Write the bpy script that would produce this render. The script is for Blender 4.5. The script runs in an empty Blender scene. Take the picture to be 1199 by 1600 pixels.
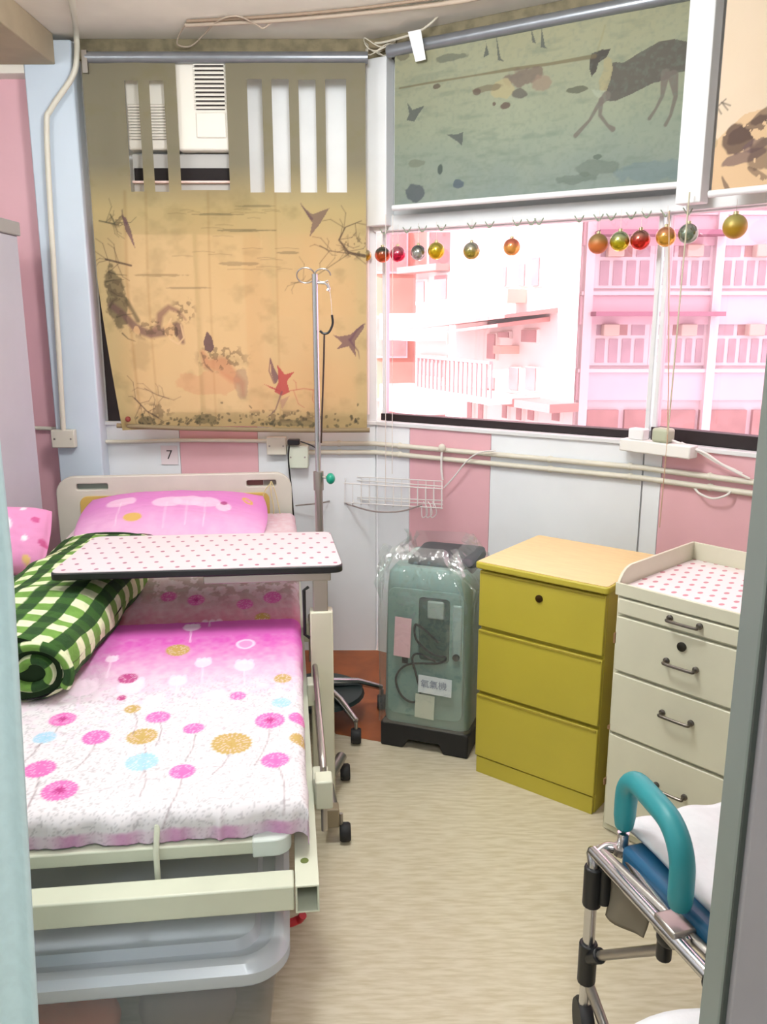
import bpy, bmesh, math, random
import numpy as np
from mathutils import Vector, Matrix
random.seed(4); np.random.seed(4)
SC = bpy.context.scene; COL = SC.collection
PI = math.pi

# ---------------------------------------------------------------- camera, sky, lights, exposure
CF, PITCH, CH = 1303.0, math.atan2(300, 1303), 1.5
cam = bpy.data.objects.new('camera', bpy.data.cameras.new('camera')); COL.objects.link(cam)
cam.location = (0, 0, CH); cam.rotation_euler = (PI/2 - PITCH, 0, 0)
cam.data.sensor_fit = 'HORIZONTAL'; cam.data.sensor_width = 36; cam.data.lens = CF/1199*36
cam.data.clip_start = 0.05; cam.data.clip_end = 300
SC.camera = cam
wd = bpy.data.worlds.new('sky'); SC.world = wd; wd.use_nodes = True
wd.node_tree.nodes['Background'].inputs[0].default_value = (0.97, 0.985, 1, 1)
wd.node_tree.nodes['Background'].inputs[1].default_value = 2.0
SC.view_settings.view_transform = 'Standard'; SC.view_settings.look = 'None'
SC.view_settings.exposure = 0.5; SC.view_settings.gamma = 1; SC.view_settings.use_curve_mapping = False
sun = bpy.data.objects.new('sun', bpy.data.lights.new('sun', 'SUN')); COL.objects.link(sun)
sun.data.energy = 9; sun.data.angle = 0.01
sun.rotation_euler = Vector((-0.85, -0.32, 0.6)).to_track_quat('Z', 'Y').to_euler()
def ceiling_lamp(x, y, w, l, power, rz=0, z=2.545):
    L = bpy.data.lights.new('tube_light', 'AREA'); L.shape = 'RECTANGLE'; L.size = w; L.size_y = l; L.energy = power
    L.color = (.97, 0.99, 1)
    o = bpy.data.objects.new('tube_light', L); COL.objects.link(o); o.location = (x, y, z); o.rotation_euler = (0, 0, rz)
ceiling_lamp(0.1, -0.75, 0.3, 1.2, 26, 0.1)
for lx_, ly_, lw_ in ((-0.15, 2.0, 42), (-1.6, 1.7, 18)):         # round ceiling lamps just above the frame
    L = bpy.data.lights.new('round_lamp', 'POINT'); L.energy = lw_; L.shadow_soft_size = 0.16; L.color = (.96, .99, 1)
    o = bpy.data.objects.new('round_lamp', L); COL.objects.link(o); o.location = (lx_, ly_, 2.36)

# ---------------------------------------------------------------- projection of survey points
cp, sp = math.cos(PITCH), math.sin(PITCH)
def ray(px, py):
    u = (px-599.5)/CF; w = (py-800)/CF
    return Vector((u, cp - w*sp, -(sp + w*cp)))
def hz(px, py, z):
    r = ray(px, py); t = (z-CH)/r.z; return Vector((0, 0, CH)) + r*t
def hy(px, py, y):
    r = ray(px, py); t = y/r.y; return Vector((0, 0, CH)) + r*t
def hpl(px, py, p, n):
    r = ray(px, py); t = (Vector(p)-Vector((0, 0, CH))).dot(n)/r.dot(n); return Vector((0, 0, CH)) + r*t
WPTS = [Vector((-2.6, 3.65, 0)), Vector((-0.03, 3.65, 0)), Vector((0.96, 3.035, 0)), Vector((2.5, 1.52, 0))]
def seg(i):
    a, b = WPTS[i], WPTS[i+1]; d = (b-a).normalized(); n = Vector((d.y, -d.x, 0))   # inward
    return a, b, d, n
def wh(px, py, off=0.0, i=None):
    best = None
    for k in ([i] if i is not None else range(3)):
        a, b, d, n = seg(k); p = hpl(px, py, a + n*off, n); s = (p-a).dot(d)
        if i is not None or (-1e-3 <= s <= (b-a).length + 0.03): best = p
        if best is not None: break
    return best
def wz(px, z, off=0.0, i=None):            # wall point in the picture column px at height z
    lo, hi = -400.0, 2400.0
    for _ in range(40):
        m = (lo+hi)/2; p = wh(px, m, off, i)
        if p is None or p.z > z: lo = m
        else: hi = m
    return wh(px, (lo+hi)/2, off, i)

# ---------------------------------------------------------------- materials
def S(r, g, b): return tuple((c/12.92 if c <= .04045 else ((c+.055)/1.055)**2.4) for c in (r, g, b)) + (1,)
def H(s): return S(*[int(s[i:i+2], 16)/255 for i in (0, 2, 4)])
MC = {}
def mat(name, col, rough=.5, metal=0., noise=0., scale=20., bump=0., stretch=(1, 1, 1), alpha=1., trans=0., col2=None, emit=0., coat=0.):
    if name in MC: return MC[name]
    m = bpy.data.materials.new(name); m.use_nodes = True; MC[name] = m
    N, L = m.node_tree.nodes, m.node_tree.links; b = N['Principled BSDF']
    col = H(col) if isinstance(col, str) else col
    b.inputs['Base Color'].default_value = col; b.inputs['Roughness'].default_value = rough; b.inputs['Metallic'].default_value = metal
    b.inputs['Alpha'].default_value = alpha; b.inputs['Transmission Weight'].default_value = trans; b.inputs['Coat Weight'].default_value = coat
    if emit: b.inputs['Emission Color'].default_value = col; b.inputs['Emission Strength'].default_value = emit
    if noise or bump or col2:
        tc = N.new('ShaderNodeTexCoord'); mp = N.new('ShaderNodeMapping'); mp.inputs['Scale'].default_value = stretch
        nz = N.new('ShaderNodeTexNoise'); nz.inputs['Scale'].default_value = scale; nz.inputs['Detail'].default_value = 5
        L.new(tc.outputs['Object'], mp.inputs[0]); L.new(mp.outputs[0], nz.inputs['Vector'])
        if noise or col2:
            r = N.new('ShaderNodeValToRGB'); c2 = (H(col2) if isinstance(col2, str) else col2) if col2 else tuple(c*(1-noise) for c in col[:3])+(1,)
            r.color_ramp.elements[0].color = c2; r.color_ramp.elements[1].color = col
            r.color_ramp.elements[0].position = .35; r.color_ramp.elements[1].position = .62
            L.new(nz.outputs[0], r.inputs[0]); L.new(r.outputs[0], b.inputs['Base Color'])
        if bump:
            bp = N.new('ShaderNodeBump'); bp.inputs['Strength'].default_value = bump; bp.inputs['Distance'].default_value = .004
            L.new(nz.outputs[0], bp.inputs['Height']); L.new(bp.outputs[0], b.inputs['Normal'])
    return m
def mat_vc(name, rough=.8, bump=.15, scale=250., translucent=0., clear=0.):
    if name in MC: return MC[name]
    m = mat(name, (.8, .8, .8, 1), rough, bump=bump, scale=scale)
    N, L = m.node_tree.nodes, m.node_tree.links; b = N['Principled BSDF']
    a = N.new('ShaderNodeAttribute'); a.attribute_name = 'Col'; L.new(a.outputs['Color'], b.inputs['Base Color'])
    out = N['Material Output']; last = b.outputs[0]
    if translucent:
        t = N.new('ShaderNodeBsdfTranslucent'); L.new(a.outputs['Color'], t.inputs[0])
        x = N.new('ShaderNodeMixShader'); x.inputs[0].default_value = translucent; L.new(last, x.inputs[1]); L.new(t.outputs[0], x.inputs[2]); last = x.outputs[0]
    if clear:
        t = N.new('ShaderNodeBsdfTransparent'); L.new(a.outputs['Color'], t.inputs[0])
        x = N.new('ShaderNodeMixShader'); x.inputs[0].default_value = clear; L.new(last, x.inputs[1]); L.new(t.outputs[0], x.inputs[2]); last = x.outputs[0]
    L.new(last, out.inputs[0]); return m
def mat_film(name, tint, gloss=.08, rough=.05, diffuse=0., bump=0., scale=20.):
    if name in MC: return MC[name]
    m = bpy.data.materials.new(name); m.use_nodes = True; MC[name] = m
    N, L = m.node_tree.nodes, m.node_tree.links; N.remove(N['Principled BSDF'])
    t = N.new('ShaderNodeBsdfTransparent'); t.inputs[0].default_value = tint
    g = N.new('ShaderNodeBsdfGlossy'); g.inputs['Roughness'].default_value = rough; g.inputs[0].default_value = (1, 1, 1, 1)
    x = N.new('ShaderNodeMixShader'); x.inputs[0].default_value = gloss
    L.new(t.outputs[0], x.inputs[1]); L.new(g.outputs[0], x.inputs[2]); last = x
    if diffuse:
        d = N.new('ShaderNodeBsdfDiffuse'); d.inputs[0].default_value = tint
        y = N.new('ShaderNodeMixShader'); y.inputs[0].default_value = diffuse
        L.new(x.outputs[0], y.inputs[1]); L.new(d.outputs[0], y.inputs[2]); last = y
    if bump:
        tc = N.new('ShaderNodeTexCoord'); nz = N.new('ShaderNodeTexNoise'); nz.inputs['Scale'].default_value = scale
        L.new(tc.outputs['Object'], nz.inputs['Vector']); bp = N.new('ShaderNodeBump'); bp.inputs['Strength'].default_value = bump; bp.inputs['Distance'].default_value = .02
        L.new(nz.outputs[0], bp.inputs['Height']); L.new(bp.outputs[0], g.inputs['Normal'])
    L.new(last.outputs[0], N['Material Output'].inputs[0]); return m
def mat_dots(name, base, dot, cell=(.042, .05), r=.17):
    if name in MC: return MC[name]
    m = mat(name, base, .35); N, L = m.node_tree.nodes, m.node_tree.links
    tc = N.new('ShaderNodeTexCoord'); sx = N.new('ShaderNodeSeparateXYZ'); L.new(tc.outputs['Object'], sx.inputs[0])
    def M(op, a, b=None):
        n = N.new('ShaderNodeMath'); n.operation = op
        for k, v in enumerate((a, b)):
            if v is None: continue
            if isinstance(v, (int, float)): n.inputs[k].default_value = v
            else: L.new(v, n.inputs[k])
        return n.outputs[0]
    v = M('DIVIDE', sx.outputs[1], cell[1]); row = M('FLOOR', v); off = M('MULTIPLY', M('MODULO', row, 2), .5)
    u = M('ADD', M('DIVIDE', sx.outputs[0], cell[0]), off)
    du = M('SUBTRACT', M('FRACT', u), .5); dv = M('SUBTRACT', M('FRACT', v), .5)
    d = M('SQRT', M('ADD', M('MULTIPLY', du, du), M('MULTIPLY', dv, dv)))
    k = M('LESS_THAN', d, r); mx = N.new('ShaderNodeMix'); mx.data_type = 'RGBA'
    mx.inputs[6].default_value = H(base); mx.inputs[7].default_value = H(dot); L.new(k, mx.inputs[0]); L.new(mx.outputs[2], N['Principled BSDF'].inputs['Base Color'])
    return m

WHITE = mat('white_paint', 'e4e6e8', .45, noise=.06, scale=6)
BLUEWHITE = mat('pale_blue_white_panel', 'eff3f8', .4, noise=.05, scale=4, bump=.02)
PINK = mat('pink_panel', 'e9b6bf', .42, noise=.05, scale=4, bump=.02)
COLBLUE = mat('pale_blue_column_paint', 'd3e0ee', .5, noise=.05, scale=3, bump=.05)
CEIL = mat('cream_ceiling_paint', 'efe9de', .8, noise=.08, scale=5, bump=.1)
BEAM = mat('brown_beam_paint', 'b0a188', .8, noise=.15, scale=5, bump=.1)
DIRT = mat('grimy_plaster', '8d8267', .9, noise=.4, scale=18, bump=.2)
FLOOR = mat('cream_vinyl', 'd2c9b2', .5, noise=.13, scale=30, stretch=(.45, 3.0, 1), col2='c1b699')
TERRA = mat('terracotta_floor', 'a4592c', .5, noise=.3, scale=8)
CREAM = mat('cream_enamel', 'cdd1bd', .35, noise=.07, scale=6)
CREAM2 = mat('beige_enamel', 'd7d5bf', .38, noise=.05, scale=7)
PVC = mat('ivory_plastic', 'dedacb', .4, noise=.05, scale=10)
BLACK = mat('black_plastic', '15171a', .4)
BLACKR = mat('black_rubber', '1a1a1c', .6)
CHROME = mat('chrome', 'c9c9cc', .22, metal=1)
STEEL = mat('brushed_steel', 'a9a49e', .35, metal=.9)
DARKFR_SHADE = mat('dark_brown_frame_and_shade', '1f1214', .5)
GREYTUBE = mat('grey_blue_tube', '8f9399', .35, metal=.6, noise=.1, scale=20)

# ---------------------------------------------------------------- mesh helper
class M:
    def __init__(s): s.v = []; s.f = []
    def add(s, vs, fs):
        o = len(s.v); s.v += [Vector(v) for v in vs]; s.f += [[i+o for i in f] for f in fs]; return s
    def box(s, a, b, rot=None, c=None):
        x0, y0, z0 = a; x1, y1, z1 = b
        vs = [Vector(p) for p in ((x0, y0, z0), (x1, y0, z0), (x1, y1, z0), (x0, y1, z0), (x0, y0, z1), (x1, y0, z1), (x1, y1, z1), (x0, y1, z1))]
        if rot is not None:
            c = Vector(c) if c is not None else sum(vs, Vector())/8
            vs = [rot @ (p-c) + c for p in vs]
        return s.add(vs, [(0, 3, 2, 1), (4, 5, 6, 7), (0, 1, 5, 4), (1, 2, 6, 5), (2, 3, 7, 6), (3, 0, 4, 7)])
    def tube(s, pts, r, n=10, caps=True, closed=False):
        pts = [Vector(p) for p in pts]; k = len(pts); rr = r if isinstance(r, (list, tuple)) else [r]*k
        t0 = (pts[1]-pts[0]).normalized(); up = Vector((0, 0, 1)) if abs(t0.z) < .9 else Vector((1, 0, 0))
        x = t0.cross(up).normalized(); vs = []
        for i, p in enumerate(pts):
            a = pts[(i-1) % k] if (closed or i > 0) else p; b = pts[(i+1) % k] if (closed or i < k-1) else p
            t = (b-a).normalized(); x = (x - t*x.dot(t)).normalized(); y = t.cross(x)
            for j in range(n):
                w = 2*PI*j/n; vs.append(p + (x*math.cos(w) + y*math.sin(w))*rr[i])
        fs = []
        for i in range(k if closed else k-1):
            for j in range(n):
                a = i*n+j; b = i*n+(j+1) % n; c = ((i+1) % k)*n+(j+1) % n; d = ((i+1) % k)*n+j; fs.append((a, b, c, d))
        if caps and not closed: fs += [tuple(range(n))[::-1], tuple((k-1)*n+j for j in range(n))]
        return s.add(vs, fs)
    def lathe(s, prof, c=(0, 0, 0), n=20, axis='z', sx=1., sy=1.):
        vs = []; c = Vector(c)
        for (r, h) in prof:
            for j in range(n):
                w = 2*PI*j/n; p = Vector((r*math.cos(w)*sx, r*math.sin(w)*sy, h))
                if axis == 'x': p = Vector((p.z, p.x, p.y))
                if axis == 'y': p = Vector((p.x, p.z, p.y))
                vs.append(c+p)
        fs = [(i*n+j, i*n+(j+1) % n, (i+1)*n+(j+1) % n, (i+1)*n+j) for i in range(len(prof)-1) for j in range(n)]
        fs += [tuple(range(n))[::-1], tuple((len(prof)-1)*n+j for j in range(n))]
        return s.add(vs, fs)
    def ball(s, c, r, n=20, sc=(1, 1, 1)):
        prof = [(max(1e-4, math.sin(PI*i/(n//2)))*r, -math.cos(PI*i/(n//2))*r*sc[2]) for i in range(n//2+1)]
        return s.lathe(prof, c, n, sx=sc[0], sy=sc[1])
    def prism(s, poly, z0, z1, fn=lambda x, y, z: (x, y, z)):
        k = len(poly); vs = [fn(x, y, z0) for x, y in poly] + [fn(x, y, z1) for x, y in poly]
        return s.add(vs, [tuple(range(k))[::-1], tuple(range(k, 2*k))] + [(i, (i+1) % k, k+(i+1) % k, k+i) for i in range(k)])
    def grid(s, P):
        nu, nv, _ = P.shape; o = len(s.v); s.v += [Vector(p) for p in P.reshape(-1, 3)]
        s.f += [(o+i*nv+j, o+(i+1)*nv+j, o+(i+1)*nv+j+1, o+i*nv+j+1) for i in range(nu-1) for j in range(nv-1)]; return s
    def build(s, name, m, parent=None, world=False, smooth=True, bevel=0., seg=2, solid=0., sub=0):
        me = bpy.data.meshes.new(name); vs = s.v
        if world and parent is not None:
            inv = wmat(parent).inverted(); vs = [inv @ v for v in vs]
        me.from_pydata([tuple(v) for v in vs], [], s.f); me.update()
        bm = bmesh.new(); bm.from_mesh(me); bmesh.ops.recalc_face_normals(bm, faces=bm.faces); bm.to_mesh(me); bm.free()
        return link(name, me, m, parent, smooth, bevel, seg, solid, sub)
def wmat(o):
    Mx = Matrix.Translation(o.location) @ o.rotation_euler.to_matrix().to_4x4()
    return (wmat(o.parent) @ Mx) if o.parent else Mx
def link(name, me, m, parent=None, smooth=True, bevel=0., seg=2, solid=0., sub=0):
    o = bpy.data.objects.new(name, me); COL.objects.link(o); o.parent = parent
    if m: me.materials.append(m)
    if smooth:
        me.polygons.foreach_set('use_smooth', [True]*len(me.polygons))
        try: me.set_sharp_from_angle(angle=.7)
        except Exception: pass
    if solid: k = o.modifiers.new('t', 'SOLIDIFY'); k.thickness = solid; k.offset = 0
    if bevel:
        k = o.modifiers.new('b', 'BEVEL'); k.width = bevel; k.segments = seg; k.limit_method = 'ANGLE'; k.angle_limit = .6; k.harden_normals = False
    if sub: k = o.modifiers.new('s', 'SUBSURF'); k.levels = sub; k.render_levels = sub
    return o
def thing(name, label, cat, loc=(0, 0, 0), rz=0., group=None):
    o = bpy.data.objects.new(name, None); COL.objects.link(o); o.empty_display_size = .05
    o.location = loc; o.rotation_euler = (0, 0, rz); return tag(o, label, cat, group)
def tag(o, label=None, cat=None, group=None, kind=None):
    if label: o['label'] = label
    if cat: o['category'] = cat
    if group: o['group'] = group
    if kind: o['kind'] = kind
    return o
def struct(o, label=None, cat=None): return tag(o, label, cat, None, 'structure')
def rrect(x0, y0, x1, y1, r, n=6):
    if not isinstance(r, (list, tuple)): r = [r]*4
    out = []
    for (cx, cy, a, q) in ((x1, y1, 0, r[2]), (x0, y1, 90, r[3]), (x0, y0, 180, r[0]), (x1, y0, 270, r[1])):
        cx += -q if cx == x1 else q; cy += -q if cy == y1 else q
        for i in range(n+1):
            w = math.radians(a+90*i/n); out.append((cx+q*math.cos(w), cy+q*math.sin(w)))
    return out
def plate(name, outline, holes, thick, m, parent, fn, bevel=.002, world=False):
    """flat board with real holes; fn maps (x, y, depth) to space"""
    cu = bpy.data.curves.new('c', 'CURVE'); cu.dimensions = '2D'; cu.fill_mode = 'BOTH'; cu.extrude = thick/2-bevel; cu.bevel_depth = bevel; cu.offset = -bevel; cu.bevel_resolution = 1
    for loop in [outline]+holes:
        sp_ = cu.splines.new('POLY'); sp_.points.add(len(loop)-1); sp_.use_cyclic_u = True
        for k, (x, y) in enumerate(loop): sp_.points[k].co = (x, y, 0, 1)
    o = bpy.data.objects.new('c', cu); COL.objects.link(o); dg = bpy.context.evaluated_depsgraph_get()
    me = bpy.data.meshes.new_from_object(o.evaluated_get(dg)); bpy.data.objects.remove(o); bpy.data.curves.remove(cu)
    inv = wmat(parent).inverted() if world and parent else None
    for v in me.vertices:
        q = Vector(fn(v.co.x, v.co.y, v.co.z)); v.co = inv @ q if inv else q
    me.name = name; me.materials.clear(); return link(name, me, m, parent)
def lettering(name, txt, size, m, parent, fn, world=True, depth=.0006):
    cu = bpy.data.curves.new('t', 'FONT'); cu.body = txt; cu.size = size; cu.align_x = 'CENTER'; cu.align_y = 'CENTER'; cu.extrude = depth; cu.resolution_u = 3
    o = bpy.data.objects.new('t', cu); COL.objects.link(o); dg = bpy.context.evaluated_depsgraph_get()
    me = bpy.data.meshes.new_from_object(o.evaluated_get(dg)); bpy.data.objects.remove(o)
    inv = wmat(parent).inverted() if world and parent else None
    for v in me.vertices:
        q = Vector(fn(v.co.x, v.co.y, v.co.z)); v.co = inv @ q if inv else q
    me.materials.clear(); me.name = name; return link(name, me, m, parent, smooth=False)
def spline(pts, n=8):
    P = [Vector(p) for p in pts]; P = [P[0]*2-P[1]] + P + [P[-1]*2-P[-2]]; out = []
    for i in range(1, len(P)-2):
        for k in range(n):
            t = k/n; a, b, c, d = P[i-1:i+3]
            out.append(.5*((2*b)+(c-a)*t+(2*a-5*b+4*c-d)*t*t+(3*b-a-3*c+d)*t**3))
    out.append(P[-2]); return out

# ---------------------------------------------------------------- painted cloth (colour attribute on a fine grid)
def vnoise(X, Y, s, seed=0):
    r = np.random.RandomState(seed); T = r.rand(64, 64); x = X*s; y = Y*s; i = np.floor(x).astype(int); j = np.floor(y).astype(int)
    fx = x-i; fy = y-j; fx = fx*fx*(3-2*fx); fy = fy*fy*(3-2*fy); g = lambda a, b: T[a % 64, b % 64]
    return (g(i, j)*(1-fx)+g(i+1, j)*fx)*(1-fy)+(g(i, j+1)*(1-fx)+g(i+1, j+1)*fx)*fy
def fnoise(X, Y, s, seed=0, o=4):
    v = 0; a = 1; t = 0
    for k in range(o): v = v+a*vnoise(X+k*3.1, Y-k*1.7, s*2**k, seed+k); t += a; a *= .55
    return v/t
class Canvas:
    def __init__(s, X, Y, base): s.X = X; s.Y = Y; s.C = np.ones(X.shape+(3,))*np.array(base)
    def mix(s, m, col): m = np.clip(m, 0, 1)[..., None]; s.C = s.C*(1-m)+np.array(col[:3])*m
    def line(s, pts, w, col, a=1., soft=.0015):
        D = np.full(s.X.shape, 9.)
        ws = w if isinstance(w, (list, tuple)) else [w]*len(pts)
        for (p, q, w0, w1) in zip(pts[:-1], pts[1:], ws[:-1], ws[1:]):
            dx, dy = q[0]-p[0], q[1]-p[1]; L = dx*dx+dy*dy+1e-12
            t = np.clip(((s.X-p[0])*dx+(s.Y-p[1])*dy)/L, 0, 1); d = np.hypot(s.X-p[0]-t*dx, s.Y-p[1]-t*dy)-(w0+(w1-w0)*t)/2
            D = np.minimum(D, d)
        s.mix(a*np.clip(.5-D/soft/2, 0, 1), col)
    def ell(s, c, rx, ry, col, a=1., rot=0., soft=.15):
        cx, cy = c; k, q = math.cos(rot), math.sin(rot); dx = s.X-cx; dy = s.Y-cy
        d = np.hypot((dx*k+dy*q)/rx, (-dx*q+dy*k)/ry); s.mix(a*np.clip((1-d)/soft+.5, 0, 1), col)
    def poly(s, pts, col, a=1.):
        ins = np.zeros(s.X.shape, bool)
        for i in range(len(pts)):
            (x1, y1), (x2, y2) = pts[i], pts[i-1]
            if y1 == y2: continue
            ins ^= ((y1 > s.Y) != (y2 > s.Y)) & (s.X < (x2-x1)*(s.Y-y1)/(y2-y1)+x1)
        s.mix(a*ins, col)
def cloth(name, P, C, m, parent, mask=None, world=False, solid=0.):
    nu, nv = C.shape[:2]; V = P.reshape(-1, 3)
    if world and parent is not None:
        inv = np.array(wmat(parent).inverted()); V = V@inv[:3, :3].T+inv[:3, 3]
    I = np.arange(nu*nv).reshape(nu, nv); F = np.stack([I[:-1, :-1], I[1:, :-1], I[1:, 1:], I[:-1, 1:]], -1)
    if mask is not None: F = F[mask]
    F = F.reshape(-1, 4); me = bpy.data.meshes.new(name)
    me.vertices.add(len(V)); me.vertices.foreach_set('co', V.astype(np.float32).ravel())
    me.loops.add(F.size); me.loops.foreach_set('vertex_index', F.astype(np.int32).ravel())
    me.polygons.add(len(F)); me.polygons.foreach_set('loop_start', np.arange(0, F.size, 4, dtype=np.int32))
    me.polygons.foreach_set('loop_total', np.full(len(F), 4, np.int32)); me.update(calc_edges=True)
    a = me.color_attributes.new('Col', 'FLOAT_COLOR', 'POINT')
    a.data.foreach_set('color', np.concatenate([C, np.ones((nu, nv, 1))], -1).astype(np.float32).ravel())
    if mask is not None:
        bm = bmesh.new(); bm.from_mesh(me); bmesh.ops.delete(bm, geom=[v for v in bm.verts if not v.link_faces], context='VERTS'); bm.to_mesh(me); bm.free()
    o = link(name, me, m, parent, smooth=False); me.polygons.foreach_set('use_smooth', [True]*len(me.polygons))
    if solid: k = o.modifiers.new('t', 'SOLIDIFY'); k.thickness = solid
    return o

# ================================================================ THE ROOM
# floor polygon follows the faceted outer wall
fl = [(-2.6, -3.0), (3.0, -3.0), (3.0, 1.1), (2.5, 1.52), (.96, 3.035), (-.03, 3.65), (-2.6, 3.65)]
struct(M().prism(fl, -.06, 0).build('floor', FLOOR))
# worn end of the vinyl: older terracotta floor shows beside the oxygen machine
def outerpoly(z0, z1, i, thick=.14, s0=None, s1=None, off=0.):
    a, b, d, n = seg(i); L = (b-a).length; s0 = 0 if s0 is None else s0; s1 = L if s1 is None else s1
    p0 = a+d*s0+n*off; p1 = a+d*s1+n*off; q1 = p1-n*thick; q0 = p0-n*thick
    return M().prism([(p0.x, p0.y), (p1.x, p1.y), (q1.x, q1.y), (q0.x, q0.y)], z0, z1)
SILL, HEAD, TOP = 1.065, 1.885, 2.58
WN = ['wall_back', 'wall_back_right', 'wall_right']
walls = []
for i in range(3):
    m = outerpoly(0, SILL, i, off=-.004)
    m2 = outerpoly(HEAD, TOP+.05, i, off=-.004); m.add(m2.v, m2.f)
    if i == 0:
        for s0, s1 in ((0, 1.475), (2.50, 2.57)):
            k = outerpoly(SILL, HEAD, 0, s0=s0, s1=s1, off=-.004); m.add(k.v, k.f)
    walls.append(struct(m.build(WN[i], WHITE, smooth=False)))
# striped laminate panels below the windows (each a board on the wall)
def wall_s(px, z=.9, i=None):
    for k in ([i] if i is not None else range(3)):
        a, b, d, n = seg(k); r = ray(px, 740); r2 = Vector((r.x, r.y, 0))
        det = r2.x*(-d.y)-r2.y*(-d.x)
        t = (a.x*(-d.y)-a.y*(-d.x))/det; p = r2*t; s = (p-a).dot(d)
        if -1e-6 <= s <= (b-a).length: return k, s
    return None
def panel_run(bounds):
    for (i, s0, s1, z0, z1, m) in bounds:
        outerpoly(z0, z1, i, .008, s0+.0008, s1-.0008, off=.006).build('panel', m, walls[i], smooth=False, bevel=.0008)
L0 = (WPTS[1]-WPTS[0]).length; L1 = (WPTS[2]-WPTS[1]).length; L2 = (WPTS[3]-WPTS[2]).length
sb = [wall_s(p)[1] for p in (284, 405)]
panel_run([(0, .0, .72, .0, SILL, BLUEWHITE), (0, .72, 1.20, 0, SILL, PINK), (0, 1.38, sb[0], 0, SILL, BLUEWHITE), (0, sb[0], sb[1], 0, SILL, PINK), (0, sb[1], L0-.004, 0, SILL, BLUEWHITE)])
panel_run([(0, .0, .72, SILL, 2.5, BLUEWHITE), (0, .72, 1.20, SILL, 2.5, PINK)])
sc_ = [wall_s(p)[1] for p in (641, 767)]
panel_run([(1, .004, sc_[0], 0, SILL, BLUEWHITE), (1, sc_[0], sc_[1], 0, SILL, PINK), (1, sc_[1], L1-.002, 0, SILL, BLUEWHITE)])
s3 = wall_s(1035)[1]
panel_run([(2, .004, s3, 0, SILL, BLUEWHITE), (2, s3, s3+.42, 0, SILL, PINK), (2, s3+.42, s3+.85, 0, SILL, BLUEWHITE), (2, s3+.85, L2, 0, SILL, PINK)])
# pale blue column at the left of the windows
struct(M().box((-1.405, 3.56, 0), (-1.215, 3.66, 2.56)).build('column', COLBLUE, bevel=.006), 'pale blue painted column left of the tan crane blind', None)
# other walls closing the room
struct(M().box((-2.74, -3.1, 0), (-2.6, 3.8, 2.65)).build('wall_left', BLUEWHITE, smooth=False))
struct(M().box((-2.74, -3.14, 0), (3.1, -3.0, 2.65)).build('wall_front', WHITE, smooth=False))
struct(M().box((3.0, -3.1, 0), (3.14, 1.2, 2.65)).build('wall_side', WHITE, smooth=False))
struct(M().prism([(2.5, 1.52), (3.14, 1.2), (3.2, 1.3), (2.6, 1.62)], 0, 2.65).build('wall_corner', WHITE, smooth=False))
# ceiling and beams
struct(M().prism([(-2.8, -3.2), (3.3, -3.2), (3.3, 1.2), (2.65, 1.7), (1.05, 3.19), (.0, 3.82), (-2.8, 3.82)], TOP, TOP+.12).build('ceiling', CEIL, smooth=False))
struct(M().box((-2.6, 2.2, 2.47), (-1.28, 3.56, TOP)).build('beam', BEAM, bevel=.004))
struct(M().box((-2.6, 3.56, 2.44), (-1.405, 3.65, TOP)).build('lintel', CEIL, bevel=.003))
# grimy strip where ceiling meets the window heads
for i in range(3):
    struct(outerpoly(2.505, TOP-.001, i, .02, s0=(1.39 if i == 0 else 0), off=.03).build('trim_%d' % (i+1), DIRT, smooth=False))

# ---------------------------------------------------------------- windows
PINKGLASS = mat_film('pink_tinted_glass', (1.0, .81, .865, 1), gloss=.05, rough=.02)
def window(n, i, s0, s1, mull, glassz=-.06):
    a, b, d, nn = seg(i)
    w = outerpoly(SILL+.004, SILL+(.052 if i == 2 else .034), i, .05, s0, s1, off=-.035).build('window_%d' % n, DARKFR_SHADE, smooth=False, bevel=.002); struct(w)
    f = outerpoly(HEAD-.03, HEAD, i, .05, s0, s1, off=-.035).build('frame', WHITE, w, smooth=False, bevel=.002)
    for s in mull:
        outerpoly(SILL+.03, HEAD-.03, i, .035, s-.008, s+.008, off=-.040).build('mullion', WHITE, w, smooth=False, bevel=.002)
    ms = sorted(mull)
    for q0, q1 in zip(ms[:-1], ms[1:]):
        outerpoly(SILL+.03, HEAD-.03, i, .005, q0+.008, q1-.008, off=-.055).build('pane', PINKGLASS, w, smooth=False)
    return w
struct(outerpoly(SILL+.006, HEAD-.002, 0, .004, 1.395, 1.474, off=.004).build('trim_8', DARKFR_SHADE, smooth=False))  # dark strip added to stand for the shade behind the blind's left edge
window(1, 0, 1.476, 2.50, [1.487, 1.80, 2.13, 2.489])
window(2, 1, .0, L1, [.012, L1-.009])
window(3, 2, .0, L2, [.009, .62, 1.25, L2-.02])
for i in range(3):      # narrow white sills
    struct(outerpoly(SILL-.012, SILL+.004, i, .05, s0=(1.38 if i == 0 else None), off=.018).build('sill', WHITE, smooth=False, bevel=.002))
# white boxed-in posts and transom in front of the upper lights
def post(px, py, hw, z0, z1, off, i, name='post'):
    p = wh(px, py, off, i); a, b, d, n = seg(i); R = Matrix.Rotation(math.atan2(d.y, d.x), 3, 'Z')
    return M().box((p.x-hw, p.y-.03, z0), (p.x+hw, p.y+.03, z1), R, (p.x, p.y, 0)).build(name, WHITE, smooth=False, bevel=.004)
struct(post(594, 200, .048, 1.875, 2.50, .035, 1, 'trim_4'))
struct(post(1090, 200, .043, 1.87, TOP, .07, 2, 'trim_5'))
for i, n in ((1, 6), (2, 7)):
    struct(outerpoly(HEAD-.028, HEAD+.03, i, .02, off=.022).build('trim_%d' % n, WHITE, smooth=False, bevel=.003))

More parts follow.
